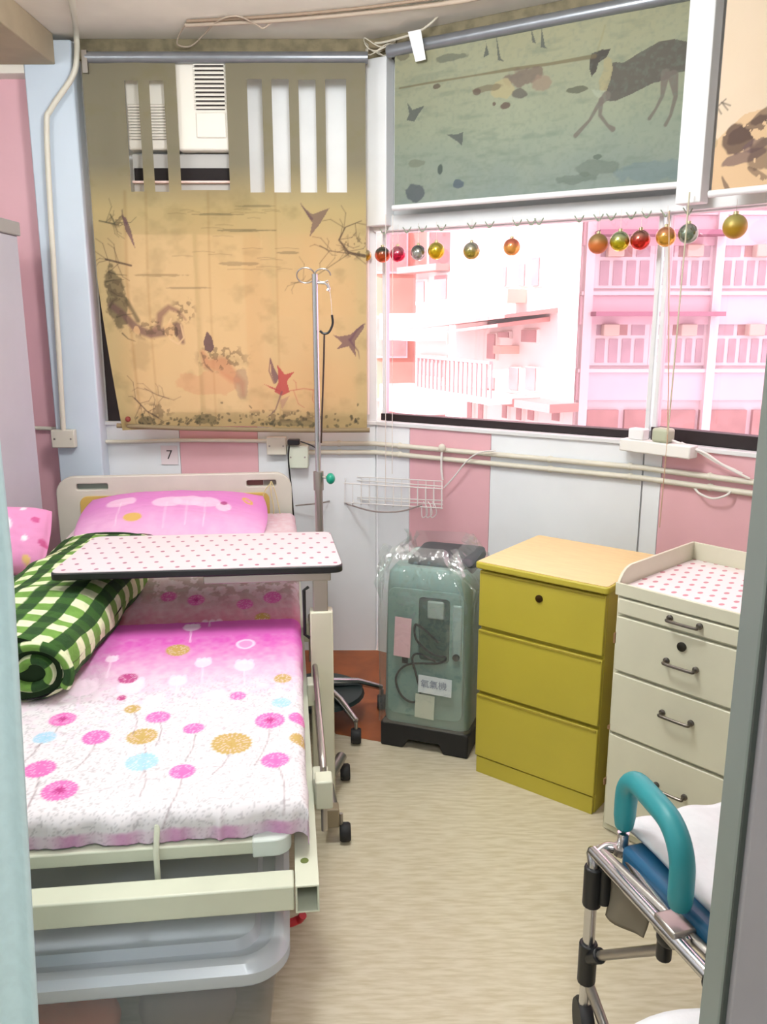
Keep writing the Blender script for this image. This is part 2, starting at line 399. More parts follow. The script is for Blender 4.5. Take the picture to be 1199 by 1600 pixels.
# ================================================================ OUTSIDE
OUTW = mat('sunlit_render_wall', 'e9e4dc', .9, noise=.06, scale=1.2)
OUTP = mat('pink_render_wall', 'e2d8da', .9, noise=.05, scale=1.5)
OUTP2 = mat('pink_band_paint', 'e0c9d0', .9, noise=.05, scale=1.5)
PANE_D = mat('dim_window_pane', 'b7a2aa', .25, noise=.2, scale=3)
PANE_L = mat('hazy_window_pane', 'b08c88', .4, noise=.2, scale=3)
SALM = mat('salmon_render_wall', 'c58f80', .9, noise=.2, scale=.6)
def facade(name, label, loc, rz, build):
    t = thing(name, label, 'building', loc, rz); build(t); return t
# pink building on the right: frontal, bands and window groups
YR = 14.0
def RX(px, py=480): p = hy(px, py, YR); return p.x
def RZ(py): return hy(1050, py, YR).z
def b_right(t):
    x0 = RX(905)-t.location.x; x1 = x0+12
    M().box((x0, 0, -12), (x1, 5, 8)).build('wall', OUTP, t, smooth=False)
    floors = [(330, 352, 374, 385, 435, 441, 472), (489, 491, 497, 506, 566, 580, 602)]
    H_ = RZ(374)-RZ(497)
    for k in range(-1, 5):
        zb = RZ(566)+(k)*H_; zt = RZ(506)+k*H_
        M().box((x0, -.10, zb-.62), (x1, 0, zb-.16)).build('band', OUTP2, t, smooth=False, bevel=.01)
        M().box((x0, -.16, zb-.16), (x1, 0, zb-.10)).build('ledge', OUTP, t, smooth=False)
        if k in (0, 1, 2): 
            M().box((x0+.15, -.55, zt+.12), (RX(1115)-t.location.x, 0, zt+.19)).build('awning', mat('awning_plum', 'a5788a', .8), t, smooth=False)
        for (pa, pb, nn) in () if k == -1 else ((930, 1012, 4), (1022, 1104, 5), (1121, 1210, 5), (1228, 1320, 5)):
            a = RX(pa)-t.location.x; b = RX(pb)-t.location.x; zm = zb+(zt-zb)*.66
            w = M().box((a-.05, -.05, zb-.05), (b+.05, -.005, zt+.05)).build('window', OUTP, t, smooth=False)
            g = (b-a)/nn
            for q in range(nn):
                M().box((a+q*g+.035, -.07, zb), (a+(q+1)*g-.035, -.04, zm-.03)).build('pane', PANE_D, w, smooth=False)
            for q in range(0, 3):
                gg = (b-a)/3
                M().box((a+q*gg+.035, -.07, zm+.03), (a+(q+1)*gg-.035, -.04, zt)).build('pane', PANE_D if q != 1 else PANE_L, w, smooth=False)
        if k in (0, 1):
            for pa in (940, 1060, 1165):
                a = RX(pa)-t.location.x
                M().box((a, -.25, zt-.19), (a+.26, -.05, zt-.0)).build('air_conditioner', mat('outdoor_unit', 'c9bcae', .7), t, smooth=False, bevel=.02)
        for pa in (915, 1112):
            a = RX(pa)-t.location.x; M().box((a-.07, -.2, zb-.62), (a+.07, 0, zb-.62+H_)).build('pilaster', OUTP, t, smooth=False)
    for (pa, pb) in ((925, 975), (985, 1025), (1035, 1098), (1105, 1180), (1190, 1270)):
        a = RX(pa)-t.location.x; b = RX(pb)-t.location.x
        M().box((a, -.09, RZ(668)-.4), (b, -.01, RZ(640))).build('shop_shutter', PANE_L, t, smooth=False)
facade('apartment_building', 'pale pink apartment block with banded floors and plum awnings across the street', (3.3, YR, 0), 0, b_right)
# tall sunlit block in the middle
pR = hy(903, 500, 12.0); pL = hy(702, 500, 15.4); dm = (pR-pL); LM = math.hypot(dm.x, dm.y); am = math.atan2(dm.y, dm.x)
nm = Vector((math.sin(am), -math.cos(am), 0))
def MID(px, py, off=0.): return hpl(px, py, pL+nm*off, nm)
def loc2(t, p): return wmat(t).inverted() @ p
def b_mid(t):
    fp = [loc2(t, p) for p in (pL, pR, pR*1.14-Vector((.5, 0, 0)), pL*1.14)]
    M().prism([(p.x, p.y) for p in fp], -12, 9).build('wall', OUTW, t, smooth=False)
    def rect(px0, py0, px1, py1, name, m, off, thick, parent=None):
        p = loc2(t, MID(px0, py1)); q = loc2(t, MID(px1, py0))
        return M().box((p.x, -off-thick, p.z), (q.x, -off, q.z)).build(name, m, parent or t, smooth=False)
    for (a, b, c, d) in ((791, 417, 797, 447), (815, 412, 826, 447), (836, 402, 849, 447), (766, 522, 779, 560), (784, 519, 800, 527), (820, 516, 843, 534), (800, 575, 816, 608), (826, 575, 843, 608), (765, 590, 778, 612),
                         (735, 625, 742, 665), (752, 625, 760, 662), (812, 632, 820, 655), (830, 632, 840, 655), (868, 636, 880, 656), (790, 632, 797, 652)):
        w = rect(a-1.5, b-1.5, c+1.5, d+1.5, 'window', OUTW, 0, .05); rect(a, b, c, d, 'pane', PANE_L, .05, .02, w)
    for (a, b, c, d) in ((806, 452, 824, 474), (800, 540, 812, 552)):
        rect(a, b, c, d, 'air_conditioner', mat('outdoor_unit2', 'c9b4a4', .7), 0, .35)
    # sloping canopies above the balcony
    for (a, b, c, d) in ((712, 506, 872, 486), (760, 512, 860, 500)):
        p = loc2(t, MID(a, b)); q = loc2(t, MID(c, d))
        M().add([(p.x, 0, p.z+.05), (q.x, 0, q.z+.05), (q.x, -.9, q.z-.05), (p.x, -.9, p.z-.05), (p.x, 0, p.z-.02), (q.x, 0, q.z-.02), (q.x, -.9, q.z-.10), (p.x, -.9, p.z-.10)],
                [(0, 1, 2, 3), (4, 7, 6, 5), (0, 4, 5, 1), (1, 5, 6, 2), (2, 6, 7, 3), (3, 7, 4, 0)]).build('canopy', mat('canopy_sheet', 'b58a82', .8), t, smooth=False)
    # balcony slab and railing
    p = loc2(t, MID(722, 602)); q = loc2(t, MID(845, 612))
    M().box((p.x, -.9, p.z-.1), (q.x, 0, p.z)).build('balcony_slab', OUTW, t, smooth=False)
    r = M().box((p.x, -.92, p.z+.50), (q.x, -.86, p.z+.54)).build('railing', mat('rail_metal', 'b9a8a4', .6), t, smooth=False)
    for k in range(18):
        x = p.x+(q.x-p.x)*k/17; M().box((x-.02, -.9, p.z), (x+.02, -.87, p.z+.50)).build('baluster', MC['rail_metal'], r, smooth=False)
    p = loc2(t, MID(800, 615)); q = loc2(t, MID(905, 632))
    M().box((p.x, -.5, p.z-.12), (q.x, 0, p.z)).build('canopy', MC['canopy_sheet'], t, smooth=False)
tb = facade('apartment_building', 'tall sunlit white apartment block with a balcony under sloping canopies', (pL.x, pL.y, 0), am, b_mid)
# lower block left of it
qR = hy(702, 500, 15.9); qL = hy(650, 500, 17.0); dq = qR-qL; LQ = math.hypot(dq.x, dq.y); aq = math.atan2(dq.y, dq.x); nq = Vector((math.sin(aq), -math.cos(aq), 0))
def b_low(t):
    inv = wmat(t).inverted(); zt = hy(675, 425, 16.4).z
    fp = [inv @ p for p in (qL, qR, qR*1.25, qL*1.25)]; M().prism([(p.x, p.y) for p in fp], -12, zt).build('wall', OUTW, t, smooth=False)
    M().box((-.25, -.3, zt), (LQ, .6, zt+.12)).build('roof', MC['canopy_sheet'], t, smooth=False)
    for (a, b, c, d) in ((684, 430, 703, 468), (655, 440, 668, 472), (662, 520, 700, 531), (660, 560, 698, 585), (668, 610, 700, 650)):
        p = inv @ hpl(a, d, qL, nq); q = inv @ hpl(c, b, qL, nq)
        w = M().box((p.x-.05, -.05, p.z-.05), (q.x+.05, 0, q.z+.05)).build('window', OUTW, t, smooth=False)
        M().box((p.x, -.08, p.z), (q.x, -.05, q.z)).build('pane', PANE_L, w, smooth=False)
    for py in (490, 600):
        p = inv @ hpl(655, py, qL, nq); M().box((-.2, -.7, p.z-.5), (LQ, 0, p.z)).build('balcony_slab', OUTW, t, smooth=False)
facade('apartment_building', 'low white block with projecting slabs left of the tall sunlit block', (qL.x, qL.y, 0), aq, b_low)
def b_sal(t):
    M().box((-4.6, 0, -12), (1.4, 5, 9)).build('wall', SALM, t, smooth=False)
    for zz in range(-3, 3):
        for xx in (-4.1, -2.6, -1.1, .3):
            w = M().box((xx-.05, -.06, zz*2.2+.5), (xx+.85, 0, zz*2.2+1.6)).build('window', OUTP, t, smooth=False)
            M().box((xx, -.09, zz*2.2+.56), (xx+.8, -.05, zz*2.2+1.54)).build('pane', PANE_L, w, smooth=False)
facade('tower_block', 'salmon coloured building in shade behind the low white block', (.9, 23, 0), .0, b_sal)
struct(M().box((-60, 4.2, -12.2), (60, 90, -12)).build('street', mat('street_asphalt', '8a8884', .9)))

# ================================================================ BED
BO = Vector((-.13, 1.49, 0)); BA = math.atan2(.115, .9934)
bed = thing('hospital_bed', 'cream hospital bed with pink flowered fitted sheet beside the wheeled table', 'bed', tuple(BO), BA)
BM = wmat(bed); BI = BM.inverted()
def prof(b):
    return float(np.interp(b, [-.1, .0, .5, .93, .985, 1.03, 1.08, 1.25, 1.55, 2.1], [.528, .530, .548, .594, .592, .556, .556, .61, .685, .705]))
def bedloc(px, py):
    z = .55
    for _ in range(6):
        p = BI @ hz(px, py, z); z = prof(p.y)
    return (p.x, p.y)
# frame
fr = M().box((-.935, -.055, .362), (-.052, .0, .417)).build('foot_beam', CREAM, bed, bevel=.004)
def hollow(x0, z0, x1, z1, t, y0, y1):
    m = M(); o = [(x0, z0), (x1, z0), (x1, z1), (x0, z1)]; i_ = [(x0+t, z0+t), (x1-t, z0+t), (x1-t, z1-t), (x0+t, z1-t)]
    vs = [(x, y0, z) for x, z in o]+[(x, y0, z) for x, z in i_]+[(x, y1, z) for x, z in o]+[(x, y1, z) for x, z in i_]; fs = []
    for k in range(4):
        l = (k+1) % 4; fs += [(k, l, 4+l, 4+k), (8+k, 12+k, 12+l, 8+l), (k, 8+k, 8+l, l), (4+k, 4+l, 12+l, 12+k)]
    return m.add(vs, fs)
hollow(-.050, .358, -.003, .419, .004, -.058, 2.0).build('side_rail', CREAM, bed, smooth=False, bevel=.001)
hollow(-.985, .358, -.938, .419, .004, -.058, 2.0).build('side_rail', CREAM, bed, smooth=False, bevel=.001)
M().lathe([(.0085, 0), (.0085, .002), (.006, .0024)], (-.03, .02, .418), 16).build('bolt_hole', mat('olive_hole', '5d6a2c', .6), bed)
# mattress platform
pl = M(); pl.prism(rrect(-.92, .035, -.06, 2.0, [.03, .05, .02, .02]), .432, .462)
pl.build('mattress_platform', CREAM, bed, bevel=.003)
M().prism(rrect(-.135, .028, -.056, .09, [.004, .035, .004, .004]), .428, .466).build('corner_cap', mat('milky_plastic', 'cdd6cf', .3), bed, bevel=.003)
M().tube([(-.325, .02, .40), (-.325, .02, .462), (-.325, .05, .50), (-.325, .12, .51)], .006, 8).build('mattress_stop', CREAM, bed)
# pivots below
for (a, b) in ((-.12, .36), (-.86, .36), (-.12, 1.78), (-.86, 1.78)):
    lg = M().box((a-.02, b-.02, .12), (a+.02, b+.02, .36)).build('leg', CREAM, bed, bevel=.003)
    M().lathe([(.02, -.014), (.056, -.014), (.06, -.008), (.06, .008), (.056, .014), (.02, .014)], (a, b+.02, .06), 22, 'x').build('wheel', BLACKR, lg)
    M().box((a-.024, b-.02, .06), (a+.024, b+.03, .125)).build('caster_fork', STEEL, lg, bevel=.004)
    if b < 1 and a > -.5:
        c_ = BI @ hz(466, 1443, .075)
        M().tube(spline([(a+.02, b-.02, .10), (c_.x-.03, c_.y, .085), (c_.x, c_.y, .085), (c_.x+.012, c_.y-.01, .105)]), .010, 10).build('brake_pedal', mat('red_plastic', 'c32330', .4), lg)
# lowered side rail along the right edge
sr = M().tube([(.022, .30, .30), (.022, .30, .47), (.022, .33, .485), (.022, 1.30, .485), (.022, 1.33, .47), (.022, 1.33, .30)], .008, 10)
sr.build('guard_rail', STEEL, bed)
M().tube([(.022, .30, .40), (.022, 1.33, .40)], .007, 8).build('guard_rail', STEEL, bed)
for b in (.30, .82, 1.33):
    M().box((-.004, b-.03, .385), (.034, b+.03, .455)).build('bracket', CREAM, bed, bevel=.004)
M().box((-.0, .22, .405), (.040, .27, .475)).build('bracket', CREAM, bed, bevel=.004)
# mattress + sheet
W0, W1 = -.905, -.018
prf = [(-.002, .462)]+[(0, .47)]
mm = M(); bs = [.10, .5, .93, .985, 1.03, 1.08, 1.25, 1.55, 1.98]
vs = [];
for b in bs:
    zt = prof(b)-.012; vs += [(W0+.01, b, .464 if b < 1.1 else max(.464, zt-.09)), (W1-.01, b, .464 if b < 1.1 else max(.464, zt-.09)), (W1-.01, b, zt), (W0+.01, b, zt)]
fs = [(0, 1, 2, 3), tuple(4*(len(bs)-1)+k for k in (3, 2, 1, 0))]
for i in range(len(bs)-1):
    for k in range(4): l = (k+1) % 4; fs.append((4*i+k, 4*i+4+k, 4*i+4+l, 4*i+l))
mm.add(vs, fs).build('mattress', mat('mattress_vinyl', '4d6a84', .5), bed)
ds = .0036; dropA = .085; dropF = .075; R = .03
A = np.arange(W0-dropA, W1+dropA, ds); B = np.arange(.02-dropF, 1.98, ds); X, Y = np.meshgrid(A, B, indexing='ij')
def fold(e):        # overflow beyond an edge -> (outward, drop)
    th = np.clip(e/R, 0, PI/2); return R*np.sin(th), R*(1-np.cos(th))+np.maximum(0, e-R*PI/2)
ea0 = np.maximum(0, (W0+R)-X); ea1 = np.maximum(0, X-(W1-R)); ef = np.maximum(0, (.05+R)-Y)
oa0, da0 = fold(ea0); oa1, da1 = fold(ea1); of, df = fold(ef)
PX = np.clip(X, W0+R, W1-R)-oa0+oa1; PY = np.maximum(Y, .05+R)-of
Zp = np.interp(PY, [-.1, .0, .5, .93, .985, 1.03, 1.08, 1.25, 1.55, 2.1], [.528, .530, .548, .594, .592, .556, .556, .61, .685, .705])
wr = (fnoise(X, Y, 7, 3)-.5)*.006+(fnoise(X*2.2+Y*.5, Y*.4, 16, 8)-.5)*.004
dd = np.maximum(np.maximum(da0, da1), df)
PZ = Zp+wr-dd
side = np.clip(df/.03, 0, 1); PY = PY+side*(fnoise(X*1.4, Y*.25, 22, 5)-.5)*.030; PX += np.clip(da1/.03, 0, 1)*(fnoise(X*.3, Y, 14, 9)-.5)*.014
# pulled creases running from the right foot corner
cr = np.exp(-((Y-.16-.30*(W1-X))/.010)**2)*np.clip((W1-X)/.4, 0, 1)*np.clip((.5-(W1-X))/.2, 0, 1)
PZ -= cr*.006
PZ = np.where(Y < 1.1, np.maximum(PZ, .4655-.03*np.clip(da1/.05, 0, 1)), PZ)
C = Canvas(X, Y, H('dedade')[:3])
pinkL = np.interp(Y, [0, .50, .60, .68, .76, .84, .97, 1.035, 1.06, 1.16, 1.26, 1.34, 1.55, 2.1], [0, .03, .22, .45, .72, .93, 1, 1, .9, .55, .15, .05, .2, .4])
tone = np.where((Y > 1.04)[..., None], np.array(H('c9627f')[:3]), np.array(H('d257b4')[:3]))
lace = (np.abs(fnoise(X, Y, 95, 12, 2)-.5) < .035)*.42*np.clip((.7-Y)/.15, 0, 1)
C.mix(lace, H('8f8c92')); C.mix(np.clip((ef-.052)/.008, 0, 1)*(.55+.3*np.sin(X*60)), H('c98ab8')); C.mix(np.clip(1-np.abs(Y-(.10+.12*(X-W0)/.9)+.02*np.sin(X*9))/.004, 0, 1)*.3, H('a58a98'))
C.mix(np.clip((Y-1.14)/.1, 0, 1)*np.clip((1.5-Y)/.2, 0, 1)*.55*(fnoise(X, Y, 40, 2) > .5), H('8c8872'))
grain = fnoise(X, Y, 60, 77, 2)
m_ = np.clip(pinkL+(grain-.5)*.28*(pinkL > .02)*(pinkL < .95), 0, 1)[..., None]; C.C = C.C*(1-m_)+tone*m_
PK, DPK, OC, BL, WH = H('d95fb0'), H('b02a78'), H('b99a45'), H('9cc8df'), H('f0d8ea')
def flower(c, r, col, center=None, stem=None, a=.92):
    x, y = c
    if stem:
        k = [(x+stem[0]*t+.012*math.sin(3*t), y+stem[1]*t) for t in (0, .25, .5, .75, 1)]; C.line(k, .0028, H('8d7a80'), .75)
    D = np.hypot(X-x, Y-y); T = np.arctan2(Y-y, X-x); sel = D < r*1.3
    rr = r*(.95+.05*np.cos(22*T)); C.mix(a*np.clip((rr-D)/.004, 0, 1)*sel, col)
    C.mix(.45*(np.cos(22*T+PI) > .75)*(D < rr*.85)*(D > r*.25), WH)
    if center is not None: C.mix(.9*np.clip((r*.38*(.8+.3*np.cos(9*T))-D)/.004, 0, 1), center)
FL = [(98, 1125, 20, PK, DPK), (150, 1152, 21, PK, None), (70, 1153, 17, BL, None), (222, 1150, 24, OC, None), (247, 1120, 19, PK, None), (303, 1138, 17, PK, None),
      (362, 1161, 32, OC, None), (422, 1126, 24, PK, DPK), (430, 1187, 23, PK, None), (222, 1190, 26, BL, None), (285, 1205, 21, PK, None), (62, 1201, 24, PK, None),
      (93, 1235, 27, PK, DPK), (207, 1107, 13, OC, None), (372, 1087, 13, PK, None), (440, 1098, 16, BL, None), (442, 1060, 14, OC, None), (200, 1060, 15, DPK, None), (190, 1090, 8, DPK, None),
      (278, 1016, 18, OC, None), (262, 905, 11, PK, None), (305, 910, 12, PK, DPK), (382, 920, 12, PK, None), (425, 905, 13, PK, None), (410, 957, 12, OC, None)]
# pale tulips on the pink band
for (px, py, w) in ((318, 1036, 16), (382, 1040, 19), (278, 1064, 17), (338, 1086, 15), (130, 1075, 26), (205, 1072, 24), (330, 978, 26), (300, 982, 18), (175, 1030, 12), (240, 1095, 15)):
    x, y = bedloc(px, py); s = w/1303*1.9
    C.line([(x, y-.02), (x+.005, y-.10)], .004, WH, .7); C.ell((x, y), s, s*1.05, WH, .75)
    for k in (-1, 0, 1): C.ell((x+k*s*.6, y+s*.75), s*.3, s*.55, WH, .6)
x, y = bedloc(384, 1006)
C.ell((x, y), .028, .03, WH, .8); C.ell((x, y), .02, .022, H('d257b4'), .6)
for (px, py, r, col, ce) in FL:
    c = bedloc(px, py); d = hz(px, py, .56).length; st = (random.uniform(-.05, .03), -random.uniform(.12, .2)) if 1100 < py < 1215 else None
    flower(c, r/1303*d*1.12, col, ce, st)
for (px, py) in ((468, 1120), (470, 1152)):
    c = bedloc(px, py); flower(c, .03, PK if py < 1130 else OC)
cloth('fitted_sheet', np.stack([PX, PY, PZ], -1), C.C, mat_vc('cotton_sheet', .85, .12, 220), bed)
# headboard
HB = 2.035
hfn = lambda x, y, d: (x, HB+d, y)
plate('headboard', rrect(-1.0, .40, -.03, .868, [.02, .02, .07, .07]), [rrect(-.918, .812, -.79, .838, .008), rrect(-.22, .812, -.095, .838, .008)], .035, mat('beige_headboard', 'd3cfc2', .4, noise=.05, scale=8), bed, hfn, .004)
plate('headboard_panel', rrect(-.905, .42, -.125, .786, .03), [], .012, mat('mustard_laminate', 'cfae5c', .45), bed, lambda x, y, d: (x, HB-.021+d, y), .002)
M().box((-.93, HB+.010, .80), (-.78, HB+.014, .85)).build('handle_back', mat('grey_green_plastic', '8c9a90', .5), bed, smooth=False)
M().box((-.235, HB+.010, .80), (-.15, HB+.014, .85)).build('handle_back', mat('maroon_plastic', '7c4a48', .5), bed, smooth=False)
M().box((-.149, HB+.010, .80), (-.085, HB+.014, .85)).build('handle_back', mat('taupe_plastic', '8a827c', .5), bed, smooth=False)

# ---- pillows
def pillow(parent, name, w, d, h, cen, tilt, rz, paint, m, seed=1, step=.005, pw=.45):
    nu = int(w/step); nv = int(d/step); U = np.linspace(-1, 1, nu); V = np.linspace(-1, 1, nv); U, V = np.meshgrid(U, V, indexing='ij')
    pinch = 1-.10*(U**2)*(V**2); th = np.clip((1-np.abs(U)**2.6)*(1-np.abs(V)**2.6), 0, 1)**pw
    X = U*w/2*(1-.06*V**2); Y = V*d/2*(1-.07*U**2); n = (fnoise(U, V, 3, seed)-.5)*.25
    Z = th*h/2*(1+n)+(fnoise(U+9, V*2, 8, seed+4)-.5)*.006*th
    Cv = Canvas(X, Y, (1, 1, 1)); paint(Cv, X, Y, w, d)
    rot = Matrix.Translation(cen) @ Matrix.Rotation(rz, 4, 'Z') @ Matrix.Rotation(tilt, 4, 'X'); Rm = np.array(rot)
    tr = lambda P: P@Rm[:3, :3].T+Rm[:3, 3]
    P1 = np.stack([X, Y, Z], -1); P2 = np.stack([X, Y, -Z*.7], -1)
    allP = np.concatenate([P1, P2[::-1]], 0); allC = np.concatenate([Cv.C, Cv.C[::-1]], 0)
    return cloth(name, tr(allP), allC, m, parent)
def paint_pillow(Cv, X, Y, w, d):
    Cv.C[:] = H('d684c6')[:3]
    g = np.clip((.02-Y)/.2, 0, 1)*.7*(.7+.6*fnoise(X, Y, 30, 5)); Cv.mix(g, H('efc3df'))
    for (x, y, s) in ((-.2, .02, .05), (-.02, .0, .05), (.06, .01, .05), (.13, .0, .05)):
        Cv.ell((x, y), s*1.15, s*.8, H('f0c9e2'), .8); Cv.line([(x, y), (x, y-.16)], .004, H('f3dcea'), .6)
    Cv.ell((.2, -.03), .03, .035, H('f0cfe4'), .8); Cv.ell((.2, .0), .014, .014, H('a33376'), .9)
    Cv.ell((-.14, -.10), .035, .024, H('d8b14a'), .9); Cv.ell((.29, .05), .018, .035, H('d8b14a'), .9, .5); Cv.ell((.29, .05), .008, .02, H('dd7ac9'), .8, .5)
pt = thing('pillow', 'wide pink flowered pillow propped against the headboard', 'pillow', tuple(BM @ Vector((-.50, 1.81, .70))), BA)
pillow(pt, 'pillowcase', .74, .40, .15, (0, 0, .030), .25, 0, paint_pillow, mat_vc('pillow_cotton', .85, .1, 200), 3, pw=.6)
fl_ = M(); nu = 16
P = np.zeros((nu, 10, 3))
for i in range(nu):
    for j in range(10):
        u = i/15; v = j/9; P[i, j] = (-.36+.13*u, .05+.15*v, .022+.035*u+.01*math.sin(5*v)+v*.03)
fl_.grid(P); fl_.build('pillow_flap', mat('hot_pink_cotton', 'd060c0', .85), pt, solid=.004)
def paint_p2(Cv, X, Y, w, d):
    Cv.C[:] = H('e093c2')[:3]
    for (x, y, r, c) in ((.02, .02, .03, 'f3e6ee'), (.12, .05, .012, 'c8508c'), (.07, .1, .010, 'f3e6ee'), (-.05, .1, .02, 'e6c071'), (.15, -.03, .011, 'c8508c'), (.1, -.03, .01, 'f3e6ee'), (-.1, -.02, .025, 'f3e6ee'), (0, -.1, .014, 'c8508c'), (.11, -.1, .012, 'e6c071')):
        Cv.ell((x, y), r, r*1.2, H(c), .9)
c2 = hy(2, 846, 2.76)
p2 = thing('pillow', 'rounded pink pillow at the left beside the green plaid quilt', 'pillow', (c2.x, c2.y, c2.z), .1)
pillow(p2, 'pillowcase', .32, .26, .15, (0, 0, 0), .75, 0, paint_p2, mat_vc('pillow_cotton', .85, .1, 200), 8, step=.006)

# ---- green plaid rolled quilt
qn = hz(108, 1094, .56); qf = hz(238, 905, .60); qd = (qf-qn); qd.z = 0; qd.normalize(); qr = Vector((qd.y, -qd.x, 0))
Lq = 1.08; hw, hh = .200, .092
qo = qn-qr*(hw-.01)+qd*.0
qb = thing('rolled_quilt', 'green and cream checked quilt rolled up along the bed', 'quilt', (qo.x, qo.y, .552), math.atan2(-qd.x, qd.y))
nt, nl = 360, 230
TT = np.linspace(0, 2*PI, nt); LL = np.linspace(0, 1, nl); T_, L_ = np.meshgrid(TT, LL, indexing='ij')
def sup(c, e): return np.sign(c)*np.abs(c)**e
ends = np.clip(1-((np.abs(L_-.5)-.44)/.06).clip(0)**2*.10, .5, 1)
cx = hw*sup(np.cos(T_), .75)*ends; cz = hh*sup(np.sin(T_), .85)*ends
cz = cz*(1+.10*np.cos(T_*1.0))+.006*np.sin(L_*15+T_*2)+(fnoise(T_, L_*6, 2, 3)-.5)*.016; cx = cx+(fnoise(T_+4, L_*6, 2, 6)-.5)*.012
per = np.cumsum(np.hypot(np.gradient(cx[:, 100]), np.gradient(cz[:, 100])))
def plaid(U, V):
    s = .088
    bu = (np.floor(U/s*2) % 2 == 0); bv = (np.floor(V/s*2+ .3) % 2 == 0); n = fnoise(U, V, 60, 4, 2)
    Cc = np.ones(U.shape+(3,))*np.array(H('4c7a2e')[:3]); Cc[bu & bv] = H('dfe6bd')[:3]; Cc[~bu & ~bv] = H('25471f')[:3]; Cc[bu & ~bv] = H('6f9a45')[:3]
    Cc[~bu & bv] = H('335a22')[:3]
    return Cc*(.85+.3*n[..., None])
U = np.repeat(per[:, None], nl, 1); V = L_*Lq
cloth('quilt_cover', np.stack([cx, V, cz+hh*.98], -1), plaid(U, V), mat_vc('quilt_fleece', .95, .5, 160), qb)
# spiral of layers at the near and far end
for (y0, sgn, L_turn) in ((.004, -1, 1), (Lq-.004, 1, 1)):
    th = np.linspace(0, 1, 260)
    for (cx0, k, turns) in ((-.075, 1, 1.9), (.105, -1, 1.6)):
        ang = th*turns*2*PI; rr = .018+.058*th; px_ = cx0+k*np.cos(ang)*rr*1.25; pz_ = hh*.98+np.sin(ang)*rr*1.02
        rows = []
        for q in np.linspace(-1, 1, 13):
            w_ = .0135; nx = np.gradient(pz_); nz = -np.gradient(px_); ln = np.hypot(nx, nz)+1e-9
            rows.append(np.stack([px_+nx/ln*w_*q, np.full_like(px_, y0)+sgn*(.016*(1-q*q)**.5), pz_+nz/ln*w_*q], -1))
        P = np.stack(rows, 1); Lr = np.cumsum(np.hypot(np.gradient(px_), np.gradient(pz_)))
        UU = np.repeat(Lr[:, None], 13, 1); VV = np.repeat(np.linspace(0, .05, 13)[None], 260, 0)
        cloth('quilt_layer', P, plaid(UU, VV+.02), MC['quilt_fleece'], qb)
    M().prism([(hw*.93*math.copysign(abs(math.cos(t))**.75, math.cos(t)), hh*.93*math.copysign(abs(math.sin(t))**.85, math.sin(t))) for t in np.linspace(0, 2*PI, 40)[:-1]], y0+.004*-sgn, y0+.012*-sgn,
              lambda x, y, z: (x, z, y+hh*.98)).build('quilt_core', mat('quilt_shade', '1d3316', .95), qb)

# ================================================================ OVERBED TABLE
tr = [hz(75, 898, .795), hz(537, 885, .795), hz(517, 832, .795), hz(147, 840, .795)]
ot = thing('overbed_table', 'wheeled overbed table with dotted liner spanning across the bed', 'table', (tr[1].x, tr[1].y, 0), math.atan2(tr[1].y-tr[0].y, tr[1].x-tr[0].x))
OI = wmat(ot).inverted(); q = [OI @ p for p in tr]
cxy = [(p.x, p.y) for p in q]
def roundpoly(P, r, n=5):
    out = []
    for i in range(len(P)):
        a, b, c = Vector(P[i-1]), Vector(P[i]), Vector(P[(i+1) % len(P)])
        d0 = (a-b).normalized(); d1 = (c-b).normalized()
        for k in range(n+1):
            t = k/n; p = (b+d0*r)*(1-t)**2+b*2*t*(1-t)+(b+d1*r)*t*t; out.append((p.x, p.y))
    return out
rp = roundpoly(cxy, .03)
M().prism(rp, .775, .797).build('tabletop', BLACK, ot, bevel=.004)
cc = Vector((sum(p[0] for p in rp)/len(rp), sum(p[1] for p in rp)/len(rp)))
M().prism([(cc.x+(x-cc.x)*.992, cc.y+(y-cc.y)*.985) for x, y in rp], .797, .799).build('liner', mat_dots('polka_liner', 'dfd2d8', 'ad6c88', (.046, .058), .14), ot, smooth=False)
zc = OI @ Vector((-.187, 2.37, 0))
M().box((zc.x-.024, zc.y-.018, .50), (zc.x+.020, zc.y+.018, .775)).build('inner_post', STEEL, ot, bevel=.003)
M().box((zc.x-.034, zc.y-.026, .06), (zc.x+.034, zc.y+.026, .655)).build('post', CREAM2, ot, bevel=.004)
M().box((zc.x-.34, zc.y-.02, .75), (zc.x+.03, zc.y+.04, .775)).build('support_arm', STEEL, ot, bevel=.003)
M().tube([(zc.x-.036, zc.y-.01, .57), (zc.x-.05, zc.y-.01, .58), (zc.x-.05, zc.y-.01, .72), (zc.x-.036, zc.y-.01, .73)], .005, 8).build('release_lever', BLACK, ot)
c1, c2_ = OI @ Vector((-.125, 2.185, 0)), OI @ Vector((-.14, 2.52, 0))
M().tube([(c1.x-.02, c1.y, .085), (zc.x+.01, zc.y, .085), (c2_.x-.0, c2_.y, .085)], .018, 10).build('base_tube', STEEL, ot)
M().tube([(zc.x-.02, zc.y+.03, .08), (zc.x-.45, zc.y+.03, .08)], .016, 10).build('base_tube', STEEL, ot)
M().box((c1.x-.045, c1.y-.012, .05), (c1.x-.005, c1.y+.03, .11)).build('base_foot', mat('brown_cap', '8d8068', .5), ot, bevel=.004)
for c in (c1, c2_, Vector((zc.x-.44, zc.y+.03, 0))):
    cs = M().tube([(c.x, c.y, .09), (c.x, c.y, .055)], .006, 8).build('caster', STEEL, ot)
    M().lathe([(.006, -.016), (.024, -.016), (.028, -.010), (.028, .010), (.024, .016), (.006, .016)], (c.x+.012, c.y, .028), 20, 'x').build('wheel', BLACKR, cs)

